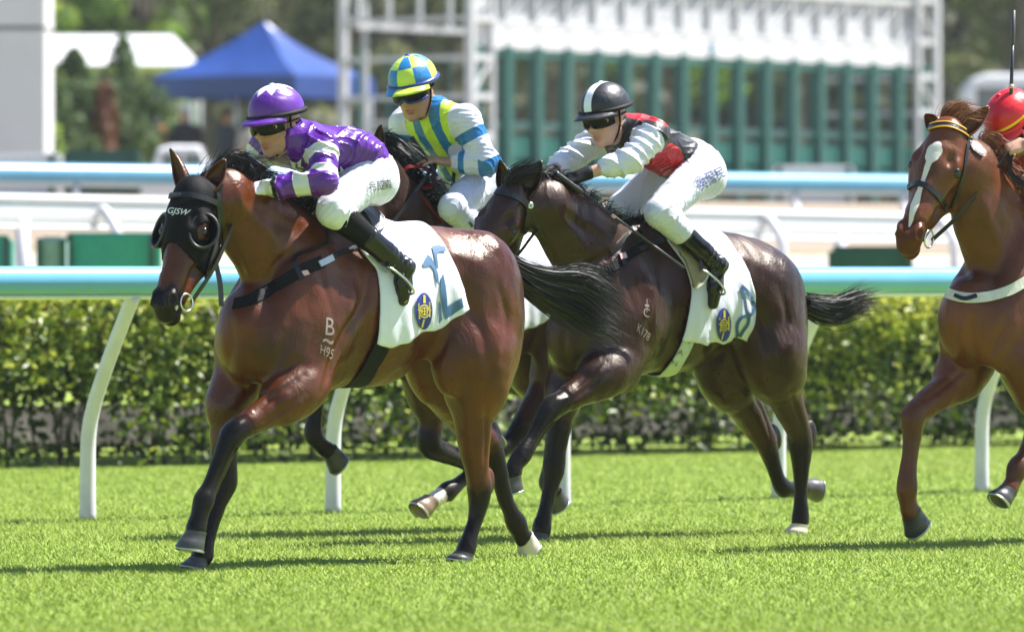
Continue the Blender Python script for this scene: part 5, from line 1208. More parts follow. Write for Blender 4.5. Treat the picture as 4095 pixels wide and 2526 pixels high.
def vehicle(px0, px1, py_top, Y, base, label, name, van=False):
    a = at(px0, py_top, Y); b = at(px1, py_top, Y); L = b.x-a.x; h = a.z-base; root = empty(name, ((a.x+b.x)/2, Y, base), 0, label=label, cat='van' if van else 'car')
    if van: prof = [(-.5, .18), (-.5, .86), (-.46, .97), (-.40, 1.0), (.46, 1.0), (.5, .96), (.5, .18)]
    else: prof = [(-.5, .22), (-.5, .55), (-.42, .64), (-.30, .97), (-.20, 1.0), (.05, 1.0), (.27, .62), (.48, .52), (.5, .22)]
    W_ = .85; n = len(prof); V = []
    for y, sc in ((-W_, .97), (-W_*.94, 1.0), (W_*.94, 1.0), (W_, .97)):
        for x_, z_ in prof: V.append((x_*L*sc, y, .18*h+(z_-.18)*h*sc))
    F = [(j*n+i, j*n+(i+1) % n, (j+1)*n+(i+1) % n, (j+1)*n+i) for j in range(3) for i in range(n)]+[tuple(range(n))[::-1], tuple(3*n+i for i in range(n))]
    mesh_obj('body', V, F, plain('paint_white', (.72, .72, .73), .25, var=.03), root, False)
    gl = plain('glass_dark', (.10, .13, .14), .08, var=.1)
    wins = [(-.44, -.30, .62, .9), (-.26, -.04, .62, .9), (0, .30, .62, .9)] if van else [(-.27, -.10, .66, .92), (-.07, .08, .66, .92)]
    for w0, w1, z0_, z1_ in wins:
        m = MB(); m.box(((w0+w1)/2*L, -W_-.004, (z0_+z1_)/2*h), ((w1-w0)*L, .012, (z1_-z0_)*h), 0, .003); m.build('side_window', gl, root)
    if not van:
        c = .5; m = mesh_obj('windscreen', [(.065*L, -.74, .97*h), (.262*L, -.78, .645*h), (.262*L, .78, .645*h), (.065*L, .74, .97*h)], [(0, 1, 2, 3)], gl, root, False); m.location = (.012, 0, .012)
    for sx in (-.32, .32):
        for sy in (-1, 1):
            m = MB(); m.tube([(sx*L, sy*(W_-.12), .17*h+.02), (sx*L, sy*(W_+.01), .17*h+.02)], .17*h+.03, 18); t = m.build('wheel', plain('tyre', (.015, .015, .016), .8), root, True)
            m = MB(); m.tube([(sx*L, sy*(W_+.005), .17*h+.02), (sx*L, sy*(W_+.022), .17*h+.02)], .1*h, 14); m.build('rim', 'steel_grey', t, True)
    m = MB(); m.box((0, -W_-.006, .42*h), (L*.86, .012, .07*h)); m.build('side_stripe', plain('stripe_red' if van else 'trim_dark', (.35, .05, .03) if van else (.03, .03, .03), .4), root)
vehicle(560, 1000, 585, 92, 1.6, 'white car parked below the blue tent', 'parked_car')
vehicle(3840, 4700, 300, 118, 2.35, 'white van with a red side stripe parked beside the gate', 'parked_van', True)
# --- hot-day air between the lens and the far side
hz = N('haze_air'); hz.t.nodes.remove(hz.b); pv = hz.n('ShaderNodeVolumePrincipled'); pv.inputs['Color'].default_value = (.93, .95, 1.0, 1); pv.inputs['Density'].default_value = .0002; pv.inputs['Anisotropy'].default_value = .2
hz.l(pv.outputs[0], hz.t.nodes['Material Output'].inputs['Volume'])
m = MB(); m.box((0, 110, 14.5), (300, 232, 33)); hzo = m.build('haze', hz.m, None, False, label='thin warm-day haze over the whole course', cat='haze', kind='stuff')
# ------------------------------------------------------------------ tack, marks, hair
def silk_cloth(name, c):
    x = N(name); v = x.coord(); x.color(c); x.set(Roughness=.5, Sheen_Weight=.2); x.bump(x.noise(7, 3, x.coord((1, 1, .5)), .5, 1.0), .35, .03); return x.m
silk_cloth('cloth_white', (.57, .58, .67)); plain('number_blue', (.035, .105, .22), .6); plain('emblem_blue', (.012, .028, .24), .5); plain('emblem_gold', (.55, .43, .05), .45)
plain('brand_grey', (.22, .17, .145), .7); plain('elastic_black', (.006, .006, .0065), .7, spec=.15, bump=.3, nscale=120); plain('girth_pale', (.42, .47, .46), .6); plain('girth_ink', (.12, .16, .15), .6)
plain('hood_black', (.0045, .0045, .005), .7, spec=.12, bump=.15, nscale=60); plain('metal_bit', (.55, .55, .55), .25, 1.0); plain('tag_pink', (.62, .36, .36), .5); plain('saddle_cream', (.24, .20, .09), .5); plain('band_yellow', (.50, .27, .02), .45); plain('strap_cream', (.55, .54, .46), .6)
def world(h, p): F = h['F']; return F.O+F.f*p[0]+F.l*p[1]+Vector((0, 0, p[2]))
def cyl(F, zc, p): return p[0], math.atan2(p[1], p[2]-zc)
def make_cloth(h, edges, name, mat, off=.010, ns=44, nt=96, wave=.011, cyldat=None, seed=3):
    """cloth laid over the back: front, bottom and rear edges traced on the near side, mirrored over the spine"""
    F, tree = h['F'], h['tree']; zc = F.P(*h['sp']['trunk'][1][:2], 0)[2]
    if cyldat is None:
        g = lambda L_: [cyl(F, zc, q[0]) for q in (F.hit(tree, *p) for p in L_) if q is not None and q[0][1] > .04]
        fr, bo, re = g(edges['front']), g(edges['bottom']), g(edges['rear']); fr = sorted(fr, key=lambda q: q[1]); re = sorted(re, key=lambda q: q[1])
        bs = sorted(bo, key=lambda q: -q[0]); xb = np.array([q[0] for q in bs]); sb = (xb[0]-xb)/(xb[0]-xb[-1]); pb = np.minimum(np.array([q[1] for q in bs]), 2.4); cyldat = (fr, re, sb, pb, h['sp'])
    fr, re, sb, pb = cyldat[:4]; out = []
    fx = lambda ph, L_: np.interp(ph, [0]+[q[1] for q in L_], [L_[0][0]]+[q[0] for q in L_])
    V = np.zeros((ns+1, nt+1, 3))
    for i in range(ns+1):
        s = i/ns; pm = np.interp(s, sb, pb)
        for j in range(nt+1):
            t = j/nt*2-1; ph = t*pm; ap = abs(ph); x_ = fx(ap, fr)*(1-s)+fx(ap, re)*s
            d = Vector((0, math.sin(ph), math.cos(ph))); o = Vector((x_, 0, zc))+d*1.0
            r = tree.ray_cast(o, -d); p = np.array(r[0]) if r[0] is not None else np.array(o-d*.7)
            n = np.array(d); k = abs(t)**2
            V[i, j] = p+n*(off+wave*k*(1+math.sin(s*17+t*5+seed)+.6*math.sin(s*41-t*9+seed))*.5+.004*k*(1+math.sin(s*9)))
    V[:, 1:-1] = (V[:, :-2]+2*V[:, 1:-1]+V[:, 2:])/4; V[1:-1] = (V[:-2]+2*V[1:-1]+V[2:])/4
    w_ = nt+1; Fc = np.array([(i*w_+j, (i+1)*w_+j, (i+1)*w_+j+1, i*w_+j+1) for i in range(ns) for j in range(nt)])
    o = mesh_obj(name, V.reshape(-1, 3), Fc, mat, h['root'], True); md = o.modifiers.new('thick', 'SOLIDIFY'); md.thickness = .005; md.offset = 1
    t = BVHTree.FromPolygons([Vector(v) for v in V.reshape(-1, 3)], [tuple(map(int, q)) for q in Fc]); return o, t, cyldat
def ring_strap(h, pts_px, width, mat, name, thick=.006, off=.003, n=5):
    """girth: traced down the near side, then on round the belly and up the far side"""
    F, tree = h['F'], h['tree']; zc = F.P(*h['sp']['trunk'][1][:2], 0)[2]
    L_ = [cyl(F, zc, q[0]) for q in (F.hit(tree, *p) for p in spline(pts_px, n)) if q is not None]; L_.sort(key=lambda q: q[1])
    a = [q[1] for q in L_]; b = [q[0] for q in L_]; P = []; NN = []
    for ph in np.linspace(a[0], 2*math.pi-a[0], 60):
        ap = ph if ph <= math.pi else 2*math.pi-ph; x_ = np.interp(ap, a, b); d = Vector((0, math.sin(ph), math.cos(ph))); r = tree.ray_cast(Vector((x_, 0, zc))+d*.62, -d)
        if r[0] is None: continue
        P.append(np.array(r[0])+np.array(d)*off); NN.append(np.array(d))
    A = np.array(P)
    for _ in range(2): A[1:-1] = (A[:-2]+2*A[1:-1]+A[2:])/4
    return ribbon(name, A, NN, width, thick, mat, h['root'])
def emblem(h, c, hw, hh, tree, parent):
    F = h['F']; E = [(c[0]+hw*math.cos(a), c[1]+hh*math.sin(a)*(1 if abs(math.sin(a)) < .7 else .97)) for a in np.linspace(0, 2*math.pi, 28, endpoint=False)]
    o = decal_px('emblem', E, F, tree, 'emblem_blue', parent, .008, 12)
    def ringp(rx, ry, w_, a0, a1, n=16):
        A = np.linspace(a0, a1, n); return [[(c[0]+rx*math.cos(A[i]), c[1]+ry*math.sin(A[i])), (c[0]+rx*math.cos(A[i+1]), c[1]+ry*math.sin(A[i+1])), (c[0]+(rx-w_)*math.cos(A[i+1]), c[1]+(ry-w_)*math.sin(A[i+1])), (c[0]+(rx-w_)*math.cos(A[i]), c[1]+(ry-w_)*math.sin(A[i]))] for i in range(n-1)]
    bar = lambda x0, y0, x1, y1, w_: [(c[0]+x0-w_, c[1]+y0), (c[0]+x0+w_, c[1]+y0), (c[0]+x1+w_, c[1]+y1), (c[0]+x1-w_, c[1]+y1)]
    hbar = lambda x0, y0, x1, y1, w_: [(c[0]+x0, c[1]+y0-w_), (c[0]+x1, c[1]+y1-w_), (c[0]+x1, c[1]+y1+w_), (c[0]+x0, c[1]+y0+w_)]
    P = ringp(hw*.62, hh*.36, hw*.16, .5, 5.8)+ringp(hw*.40, hh*.22, hw*.12, 0, 6.28)
    P += [bar(0, -hh*.85, 0, -hh*.42, hw*.14), bar(0, -hh*.22, 0, hh*.22, hw*.06), hbar(-hw*.4, 0, hw*.4, 0, hh*.03), bar(-hw*.62, -hh*.42, -hw*.55, hh*.40, hw*.09), bar(hw*.62, -hh*.5, hw*.62, hh*.3, hw*.09), bar(-hw*.05, hh*.42, -hw*.30, hh*.85, hw*.10), hbar(-hw*.75, -hh*.08, -hw*.35, -hh*.02, hh*.04), hbar(hw*.35, -hh*.12, hw*.8, -hh*.06, hh*.04)]
    x0, y0, x1, y1 = c[0]-hw, c[1]-hh, c[0]+hw, c[1]+hh; V2 = []; Fc = []
    for p in P:
        b = len(V2); V2 += [((x-x0)/(x1-x0), 1-(y-y0)/(y1-y0)) for x, y in p]; Fc += [[b, b+1, b+2], [b, b+2, b+3]]
    decal('emblem_device', (V2, Fc), [(x0, y0), (x1, y0), (x1, y1), (x0, y1)], F, tree, 'emblem_gold', parent, .011)
def torus(name, c, n_, r, rr, mat, parent, n=28, sx=1.0):
    n_ = np.array(n_, float)/np.linalg.norm(n_); a = np.cross(n_, (0.0, .3, 1)); a /= np.linalg.norm(a); b = np.cross(n_, a)
    m = MB(); m.tube([c+a*math.cos(t)*r*sx+b*math.sin(t)*r for t in np.linspace(0, 2*math.pi, n+1)], rr, 8, cap=False); return m.build(name, mat, parent, True)
def crest(h, x0, x1, n):
    out = []
    for x_ in np.linspace(x0, x1, n):
        best = None
        for y in (0, .02, -.02, .05, -.05):
            r = h['tree'].ray_cast(Vector((x_, y, 3)), Vector((0, 0, -1)))
            if r[0] is not None and (best is None or r[0].z > best[2]): best = np.array(r[0])
        out.append(best)
    return out
def mane(h, x0, x1, mat, n=700, up=.05, back=.16, side=.05, seed=2, w_=.006, lift0=.06, drop=.06):
    C = crest(h, x0, x1, 14); G = []
    for i, c in enumerate(C):
        t = i/13; u_ = up*(1-t)+.012; L_ = back*(.8+.4*math.sin(i*2.3))
        G.append([c-np.array((0, 0, .012)), c+np.array((-.25*L_, side*.25, u_)), c+np.array((-.6*L_, side*.7, u_*.8-drop*.2)), c+np.array((-L_, side*1.3, u_*.3-drop))])
    return hair('mane', G, n, w_, mat, h['root'], .010, .035, seed)
def tail(h, guides, mat, n=900, w_=.0055, jit=.012, tip=.05, seed=5):
    G = [[h['F'].P(*p) for p in g] for g in guides]; return hair('tail', G, n, w_, mat, h['root'], jit, tip, seed, 16)
def bit_and_reins(h, j, rein_mat, hands=('L', 'R'), sag=.0, width=.018):
    H, S, (ha, hl, hf) = h['H'], h['S'], h['ax']; jj = j['J']
    for s, q in ((1, 'L'), (-1, 'R')):
        c = H(.520, s*.064, -.105); torus('bit_ring', c, hl*s+hf*.2, .036*S, .0045, 'metal_bit', h['root'])
        hd_ = j['F'].vec(JOCK[j['k']]['hand'+q]['d']); hd_ = hd_/np.linalg.norm(hd_); e = jj['wr'+q]+hd_*.075+np.array((0, 0, -.015)); st = c-hf*.03*S-ha*.01
        mid = (st+e)/2+np.array((0, s*.03, -sag)); A = spline([st, st*.7+e*.3+np.array((0, s*.035, -sag*.8)), mid, st*.25+e*.75+np.array((0, s*.015, -sag*.6)), e], 5)
        ribbon('rein', A, [hl*s]*len(A), width, .004, rein_mat, h['root'])
        B = spline([e, e+np.array((.03, s*.02, -.10)), e+np.array((-.05, s*.05, -.16)), e+np.array((-.14, -s*.02, -.05))], 5); ribbon('rein_end', B, [np.array((0, s*1., .2))]*len(B), width, .004, rein_mat, h['root'])
def saddle(h, j, xs, mat='leather_black'):
    """small racing saddle: seat, flaps, stirrup leathers and irons"""
    F, tree = h['F'], h['tree']; zc = F.P(*h['sp']['trunk'][1][:2], 0)[2]; ns, nt_ = 14, 40; V = []
    for i in range(ns+1):
        s = i/ns; x_ = xs[0]*(1-s)+xs[1]*s; pm = .48*(1-.4*s)+.06*math.sin(math.pi*s)
        for k in range(nt_+1):
            ph = (k/nt_*2-1)*pm; d = Vector((0, math.sin(ph), math.cos(ph))); r = tree.ray_cast(Vector((x_, 0, zc))+d, -d); p = np.array(r[0]) if r[0] is not None else np.array(Vector((x_, 0, zc))+d*.35)
            V.append(p+np.array(d)*(.016+.014*max(0, (abs(s-.45)*2)**3)*math.cos(ph*1.6)))
    Fc = [(i*(nt_+1)+k, (i+1)*(nt_+1)+k, (i+1)*(nt_+1)+k+1, i*(nt_+1)+k+1) for i in range(ns) for k in range(nt_)]
    o = mesh_obj('saddle', V, Fc, mat, h['root'], True); md = o.modifiers.new('thick', 'SOLIDIFY'); md.thickness = .014
    for s, q in ((1, 'L'), (-1, 'R')):
        an, toe = j['J']['an'+q], j['J']['toe'+q]; ft = an+(toe-an)*.55; fd = (toe-an)/np.linalg.norm(toe-an); up = np.array((0, s*.05, 1.)); lat_ = np.array((0, 1., 0))
        top = ft+np.array((.10, s*.012, .075)); m = MB(); m.tube(spline([ft-lat_*.058-np.array((.01, 0, .035)), ft-lat_*.060+np.array((.03, 0, .02)), top-lat_*.02, top+lat_*.02, ft+lat_*.060+np.array((.03, 0, .02)), ft+lat_*.058-np.array((.01, 0, .035)), ft-lat_*.058-np.array((.01, 0, .035))], 5), .0055, 6); m.build('stirrup_iron', 'metal_bit', o, True)
        st = np.array((xs[0]*.55+xs[1]*.45, s*.20, zc+.28)); A = spline([st, (st+top)/2+np.array((0, s*.03, 0)), top], 6); ribbon('stirrup_leather', A, [np.array((0, s*1., .1))]*len(A), .018, .004, 'leather_black', o)

def tack_all():
    for k in JB: JB[k]['k'] = k
    # ---------------- bay leader
    h = HB[1]; F, tree, root, H, S = h['F'], h['tree'], h['root'], h['H'], h['S']; ha, hl, hf = h['ax']
    cl, ct, cyl1 = make_cloth(h, dict(front=[(1400, 950), (1501, 1077), (1514, 1167), (1508, 1270), (1496, 1363)], bottom=[(1498, 1362), (1549, 1382), (1644, 1347), (1750, 1305), (1862, 1234)], rear=[(1866, 1232), (1850, 1157), (1815, 1070), (1781, 1000), (1745, 945)]), 'saddlecloth', 'cloth_white')
    fx_ = lambda L_: [(1300+x/1.89, 850+y/1.89) for x, y in L_]
    for pl in ([(800, 258), (850, 250), (908, 262), (906, 300), (870, 298), (848, 306), (842, 330), (852, 430), (836, 424), (820, 330)], [(728, 396), (770, 318), (800, 345), (818, 385), (850, 470), (854, 552), (836, 524), (815, 432), (790, 402), (742, 414)],
               [(868, 510), (886, 460), (906, 560), (914, 640), (918, 708), (1026, 644), (1041, 716), (902, 806), (880, 742), (866, 600)], [(854, 668), (868, 690), (878, 806), (858, 836), (851, 830)]):
        decal_px('number_piece', fx_(pl), F, ct, 'number_blue', cl, .006, 10)
    emblem(h, (1690, 1243), 34, 74, ct, cl)
    # white front roll of the pad
    ring_strap(h, [(1548, 1290), (1520, 1390), (1470, 1480), (1410, 1562), (1378, 1594)], .10, 'elastic_black', 'girth')
    strap('breastplate', [(935, 1215), (1000, 1200), (1105, 1142), (1205, 1082), (1290, 1046)], F, tree, .056, 'elastic_black', root)
    strap('breastplate_strap', [(1280, 1050), (1340, 1020), (1420, 985), (1460, 960)], F, tree, .026, 'leather_black', root)
    strap('breastplate_buckle', [(1275, 1058), (1300, 1045), (1325, 1032)], F, tree, .028, 'steel_grey', root, .010, .006)
    strap('neck_strap', [(1178, 1062), (1176, 1040), (1195, 1015), (1250, 1000), (1305, 972), (1312, 940), (1300, 915)], F, tree, .016, 'leather_black', root)
    strap('strap_keeper', [(1178, 1050), (1192, 1085), (1206, 1118)], F, tree, .022, 'leather_black', root, .010)
    decal_px('strap_tag', [(1204, 1088), (1226, 1082), (1236, 1098), (1214, 1106)], F, tree, 'tag_pink', root, .014)
    for t_, q in (('B', [(1304, 1268), (1336, 1274), (1336, 1342), (1300, 1338)]), ('~', [(1290, 1352), (1332, 1356), (1332, 1378), (1290, 1370)]), ('H95', [(1283, 1376), (1336, 1398), (1326, 1438), (1279, 1412)])):
        decal('coat_brand', text_tris(t_, .2), q, F, tree, 'brand_grey', root, .0025)
    # hood: a snug shell over the head with eye cups
    V, Q = h['V'], h['Q']; poll = H(0, 0, 0); L_ = (V-poll)/S; a_, l_, f_ = L_@ha, L_@hl, L_@hf
    edge = .335-.035*np.cos(np.clip(l_/.09, -1, 1)*2.6)+.02*(f_ < -.12)
    mask = (a_ > -.02) & (a_ < edge) & (np.abs(l_) < .16) & (f_ > -.225+.07*np.clip((.22-a_)/.12, 0, 1)) & (f_ < .08) & ~((a_ < .10) & (f_ < -.13))
    hol = np.zeros(len(V), bool)
    for s in (1, -1): hol |= (np.linalg.norm((np.stack([a_, l_, f_], 1)-np.array((.222, s*.095, -.062)))*np.array((1, 1, 1.15)), axis=1) < .034)
    q = Q[(mask & ~hol)[Q].all(1)]; used = np.unique(q); mp = np.full(len(V), -1); mp[used] = np.arange(len(used)); Nn = normals_of(V, Q)
    hood = mesh_obj('blinker_hood', (V+Nn*.006)[used], mp[q], 'hood_black', root, True); md = hood.modifiers.new('thick', 'SOLIDIFY'); md.thickness = .004
    htree = BVHTree.FromPolygons([Vector(v) for v in (V+Nn*.008)], [tuple(map(int, x_)) for x_ in Q])
    for s in (1, -1):
        E = H(.225, s*.088, -.062); o_ = hf*.80+hl*s*.55-ha*.05; o_ = o_/np.linalg.norm(o_); e1 = ha-o_*(ha@o_); e1 /= np.linalg.norm(e1); e2 = np.cross(o_, e1); Cc = E+(hl*s*.020+hf*.012)*S; VV = []; nu, nv = 26, 8
        for i in range(nu+1):
            az = 2*math.pi*i/nu
            for k in range(nv+1):
                t = k/nv*math.pi/2*.96; VV.append(Cc+((e1*math.cos(az)*.074+e2*math.sin(az)*.058)*math.cos(t)-o_*.052*math.sin(t))*S)
        cup = mesh_obj('eye_cup', VV, [(i*(nv+1)+k, (i+1)*(nv+1)+k, (i+1)*(nv+1)+k+1, i*(nv+1)+k+1) for i in range(nu) for k in range(nv)], 'hood_black', root, True); md = cup.modifiers.new('thick', 'SOLIDIFY'); md.thickness = .005
        m = MB(); m.tube([Cc+(e1*math.cos(t)*.075+e2*math.sin(t)*.059)*S for t in np.linspace(0, 2*math.pi, 37)], .0075, 8, cap=False); m.build('cup_rim', 'leather_black', cup, True)
    decal('hood_logo', text_tris('GJSW', .3), [(678, 830), (764, 840), (742, 868), (670, 860)], F, htree, 'satin_white', hood, .004)
    decal('band_logo', text_tris('WIW', .3), [(697, 774), (732, 776), (730, 792), (697, 791)], F, htree, 'brand_grey', hood, .016)
    strap('browband', [(665, 800), (690, 785), (760, 782), (820, 795), (880, 818)], F, htree, .026, 'leather_black', root, .008, .004)
    strap('cheekpiece', [(872, 770), (876, 850), (868, 920), (858, 985), (838, 1050), (815, 1120)], F, htree, .020, 'leather_black', root, .007, .003)
    strap('noseband', [(640, 1075), (690, 1078), (760, 1090), (812, 1110)], F, htree, .016, 'leather_black', root, .005, .001) if False else None
    strap('throat_lash', [(882, 800), (890, 900), (880, 1000), (850, 1062)], F, htree, .014, 'leather_black', root, .006, .002)
    bit_and_reins(h, JB[1], 'leather_black', width=.022)
    strap3('standing_strap', [F.P(858, 1040, .0), F.P(878, 1130, .02), F.P(884, 1225, .03)], F.l*0 if False else (0, 1, 0), .026, .005, 'leather_black', root)
    saddle(h, JB[1], (F.P(1395, 900, 0)[0], F.P(1470, 900, 0)[0]))
    xp = H(.0, 0, -.05)[0]; xw = F.P(1330, 900, 0)[0]
    mane(h, xp-.15, xw, 'hair_black', 800, .040, .13, .05, 2, .0035, drop=.02)
    c = H(.0, 0, -.10); up_ = np.array
    hair('forelock', [[c+up_((.0, .0, .0)), c+up_((-.01, .01, .03)), c+up_((-.07, .02, .06)), c+up_((-.13, .03, .05))], [c+up_((-.06, .0, .0)), c+up_((-.07, .0, .05)), c+up_((-.12, .02, .11)), c+up_((-.17, .04, .15))], [c+up_((-.11, .0, .0)), c+up_((-.12, .0, .05)), c+up_((-.17, .02, .10)), c+up_((-.23, .03, .13))]], 420, .0038, 'hair_black', root, .012, .03, 7)
    tail(h, [[(2020, 1030, 0), (2120, 1068, 0), (2220, 1085, .02), (2310, 1078, .04), (2400, 1110, .06), (2490, 1205, .08)], [(2025, 1050, 0), (2120, 1110, 0), (2230, 1140, 0), (2330, 1160, .02), (2420, 1220, .04), (2490, 1270, .06)], [(2025, 1070, 0), (2110, 1140, 0), (2210, 1190, -.02), (2300, 1230, -.02), (2390, 1300, 0), (2470, 1345, .02)], [(2020, 1075, 0), (2090, 1150, -.01), (2170, 1215, -.03), (2260, 1270, -.04), (2350, 1330, -.02), (2440, 1352, 0)]], 'hair_black', 2000, .0042, .013, .030)
    # ---------------- dark bay number 8
    h = HB[2]; F, tree, root, H, S = h['F'], h['tree'], h['root'], h['H'], h['S']; ha, hl, hf = h['ax']
    cl, ct, _ = make_cloth(h, dict(front=[(2665, 965), (2735, 1060), (2762, 1159), (2744, 1260), (2717, 1350)], bottom=[(2720, 1350), (2790, 1362), (2876, 1376), (2945, 1390)], rear=[(2958, 1385), (2985, 1340), (3018, 1250), (3015, 1186), (2987, 1085), (2940, 1010)]), 'saddlecloth', 'cloth_white', seed=9)
    f8 = lambda L_: [(2400+x/1.89, 900+y/1.89) for x, y in L_]
    for path in ([(1062, 462), (1100, 492), (1145, 560), (1158, 640), (1125, 678), (1098, 645), (1086, 560), (1058, 470)], [(1122, 680), (1066, 694), (1034, 745), (1030, 810), (1052, 905)], [(1122, 680), (1112, 745), (1078, 795), (1052, 840)]):
        strap('number_stroke', f8(path), F, ct, .019, 'number_blue', cl, .002, .005)
    emblem(h, (2890, 1297), 29, 68, ct, cl)
    go = ring_strap(h, [(2765, 1325), (2735, 1395), (2700, 1455), (2655, 1510), (2620, 1540)], .085, 'girth_pale', 'girth')
    gt = BVHTree.FromPolygons([v.co.copy() for v in go.data.vertices], [tuple(p.vertices) for p in go.data.polygons])
    for t_, (x_, y_), s_ in (('M', (2747, 1360), 15), ('A', (2721, 1408), 14), ('N', (2697, 1450), 13)):
        decal('girth_letter', text_tris(t_, .4), [(x_-s_*.5, y_-s_), (x_+s_, y_-s_*.45), (x_+s_*.5, y_+s_), (x_-s_, y_+s_*.45)], F, gt, 'girth_ink', go, .003)
    strap('breastplate', [(2375, 1095), (2420, 1085), (2470, 1055), (2530, 1010), (2580, 985)], F, tree, .050, 'elastic_black', root)
    strap('breastplate_strap', [(2440, 1010), (2490, 960), (2540, 905), (2560, 870)], F, tree, .022, 'leather_black', root, .008)
    strap('breastplate_strap', [(2555, 1000), (2610, 975), (2660, 955)], F, tree, .024, 'leather_black', root, .008)
    strap('neck_strap', [(2535, 880), (2560, 920), (2570, 945), (2540, 970), (2500, 1010)], F, tree, .014, 'leather_black', root, .008)
    strap('strap_keeper', [(2480, 1015), (2492, 1040), (2500, 1062)], F, tree, .020, 'leather_black', root, .010)
    decal_px('strap_tag', [(2478, 1022), (2500, 1016), (2506, 1036), (2484, 1042)], F, tree, 'tag_pink', root, .014)
    decal('coat_brand', text_tris('K178', .2), [(2553, 1290), (2602, 1335), (2590, 1364), (2546, 1324)], F, tree, 'brand_grey', root, .0025)
    decal('coat_brand', text_tris('C', .2), [(2574, 1228), (2598, 1236), (2594, 1270), (2572, 1264)], F, tree, 'brand_grey', root, .0025)
    decal('coat_brand', text_tris('+', .2), [(2578, 1194), (2596, 1198), (2594, 1250), (2578, 1248)], F, tree, 'brand_grey', root, .0025)
    strap('browband', [(1945, 778), (1985, 768), (2040, 778), (2085, 800), (2112, 825)], F, tree, .030, 'leather_black', root, .009, .002)
    strap('cheekpiece', [(2112, 820), (2110, 870), (2100, 930), (2085, 985), (2070, 1030)], F, tree, .022, 'leather_black', root, .008, .001)
    strap('throat_lash', [(2122, 830), (2140, 875), (2165, 920), (2185, 960)], F, tree, .012, 'leather_black', root, .006, .001)
    bq = F.hit(tree, 2118, 822)
    if bq is not None: torus('browband_rosette', bq[0]+bq[1]*.01, bq[1], .010, .008, 'metal_bit', root, 14)
    bit_and_reins(h, JB[2], 'leather_black', width=.022)
    saddle(h, JB[2], (F.P(2590, 900, 0)[0], F.P(2690, 900, 0)[0]))
    allt = BVHTree.FromPolygons([Vector(v) for v in h['V']]+[v.co.copy() for v in cl.data.vertices], [tuple(map(int, q)) for q in h['Q']]+[tuple(i+len(h['V']) for i in p.vertices) for p in cl.data.polygons])
    fl = decal_px('saddle_flap', [(2662, 962), (2700, 968), (2760, 1005), (2800, 1050), (2812, 1085), (2808, 1115), (2790, 1140), (2768, 1156), (2752, 1110), (2735, 1060), (2705, 1005)], F, allt, 'saddle_cream', root, .022, 14); md = fl.modifiers.new('thick', 'SOLIDIFY'); md.thickness = .008
    strap('saddle_flap_rim', [(2662, 958), (2702, 966), (2762, 1003), (2803, 1050), (2815, 1086), (2810, 1116), (2790, 1142), (2768, 1158)], F, allt, .010, 'strap_cream', root, .010, .022)
    xp = H(.0, 0, -.05)[0]; xw = F.P(2560, 900, 0)[0]
    mane(h, xp-.13, xw, 'hair_black', 750, .018, .065, .02, 12, .0035, drop=.01)
    c = H(.0, 0, -.05); hair('forelock', [[c, c+np.array((.0, .0, .04)), c+np.array((-.05, .05, .07)), c+np.array((-.10, .11, .08))], [c+np.array((.02, -.03, -.02)), c+np.array((.02, .0, .04)), c+np.array((-.02, .05, .07)), c+np.array((-.08, .09, .10))]], 420, .0045, 'hair_black', root, .016, .025, 17)
    tail(h, [[(3228, 1195, 0), (3290, 1205, 0), (3350, 1205, 0), (3420, 1180, .02), (3500, 1165, .03)], [(3232, 1225, 0), (3290, 1245, 0), (3360, 1245, 0), (3430, 1215, 0), (3500, 1195, .02)], [(3230, 1245, 0), (3280, 1270, 0), (3340, 1275, -.02), (3400, 1240, 0), (3460, 1215, 0)]], 'hair_black', 1300, .0055, .014, .03, 15)
    # ---------------- brown horse
    h = HB[3]; F, tree, root, H, S = h['F'], h['tree'], h['root'], h['H'], h['S']
    dx = 0.0; make_cloth(h, None, 'saddlecloth', 'cloth_white', cyldat=tuple([[(q[0]+(F.P(1715, 1229, 0)[0]-HB[1]['F'].P(1250, 1240, 0)[0]), q[1]) for q in L_] if isinstance(L_, list) else L_ for L_ in cyl1[:4]]), seed=4)
    bit_and_reins(h, JB[3], 'leather_black', sag=.03, width=.022)
    A = spline([F.P(1603, 690, .04), F.P(1640, 668, .06), F.P(1690, 672, .08), F.P(1730, 700, .09), F.P(1732, 740, .09), F.P(1690, 756, .08)], 6); ribbon('rein_loop', A, [np.array((.2, .5, .8))]*len(A), .024, .005, 'leather_red', root)
    strap('neck_strap', [(1690, 790), (1725, 840), (1770, 890)], F, tree, .016, 'leather_red', root, .006)
    saddle(h, JB[3], (F.P(1850, 900, 0)[0], F.P(2060, 900, 0)[0]))
    mane(h, H(0, 0, -.05)[0]-.03, F.P(1760, 860, 0)[0], 'hair_black', 900, .07, .16, .06, 22, .005, drop=.05)
    tail(h, [[(2380, 1060, 0), (2470, 1080, 0), (2560, 1110, 0), (2640, 1180, 0)], [(2380, 1090, 0), (2470, 1130, 0), (2550, 1180, 0), (2620, 1250, 0)]], 'hair_black', 700, .006, .015, .04, 25)
    # ---------------- chestnut
    h = HB[4]; F, tree, root, H, S = h['F'], h['tree'], h['root'], h['H'], h['S']; ha, hl, hf = h['ax']
    make_cloth(h, None, 'saddlecloth', 'cloth_white', cyldat=tuple([[(q[0]+(F.P(4113, 1190, 0)[0]-HB[1]['F'].P(1250, 1240, 0)[0]), q[1]) for q in L_] if isinstance(L_, list) else L_ for L_ in cyl1[:4]]), seed=6)
    strap('browband', [(3682, 545), (3705, 520), (3750, 503), (3800, 503), (3850, 525), (3876, 550)], F, tree, .034, 'leather_black', root, .009, .002)
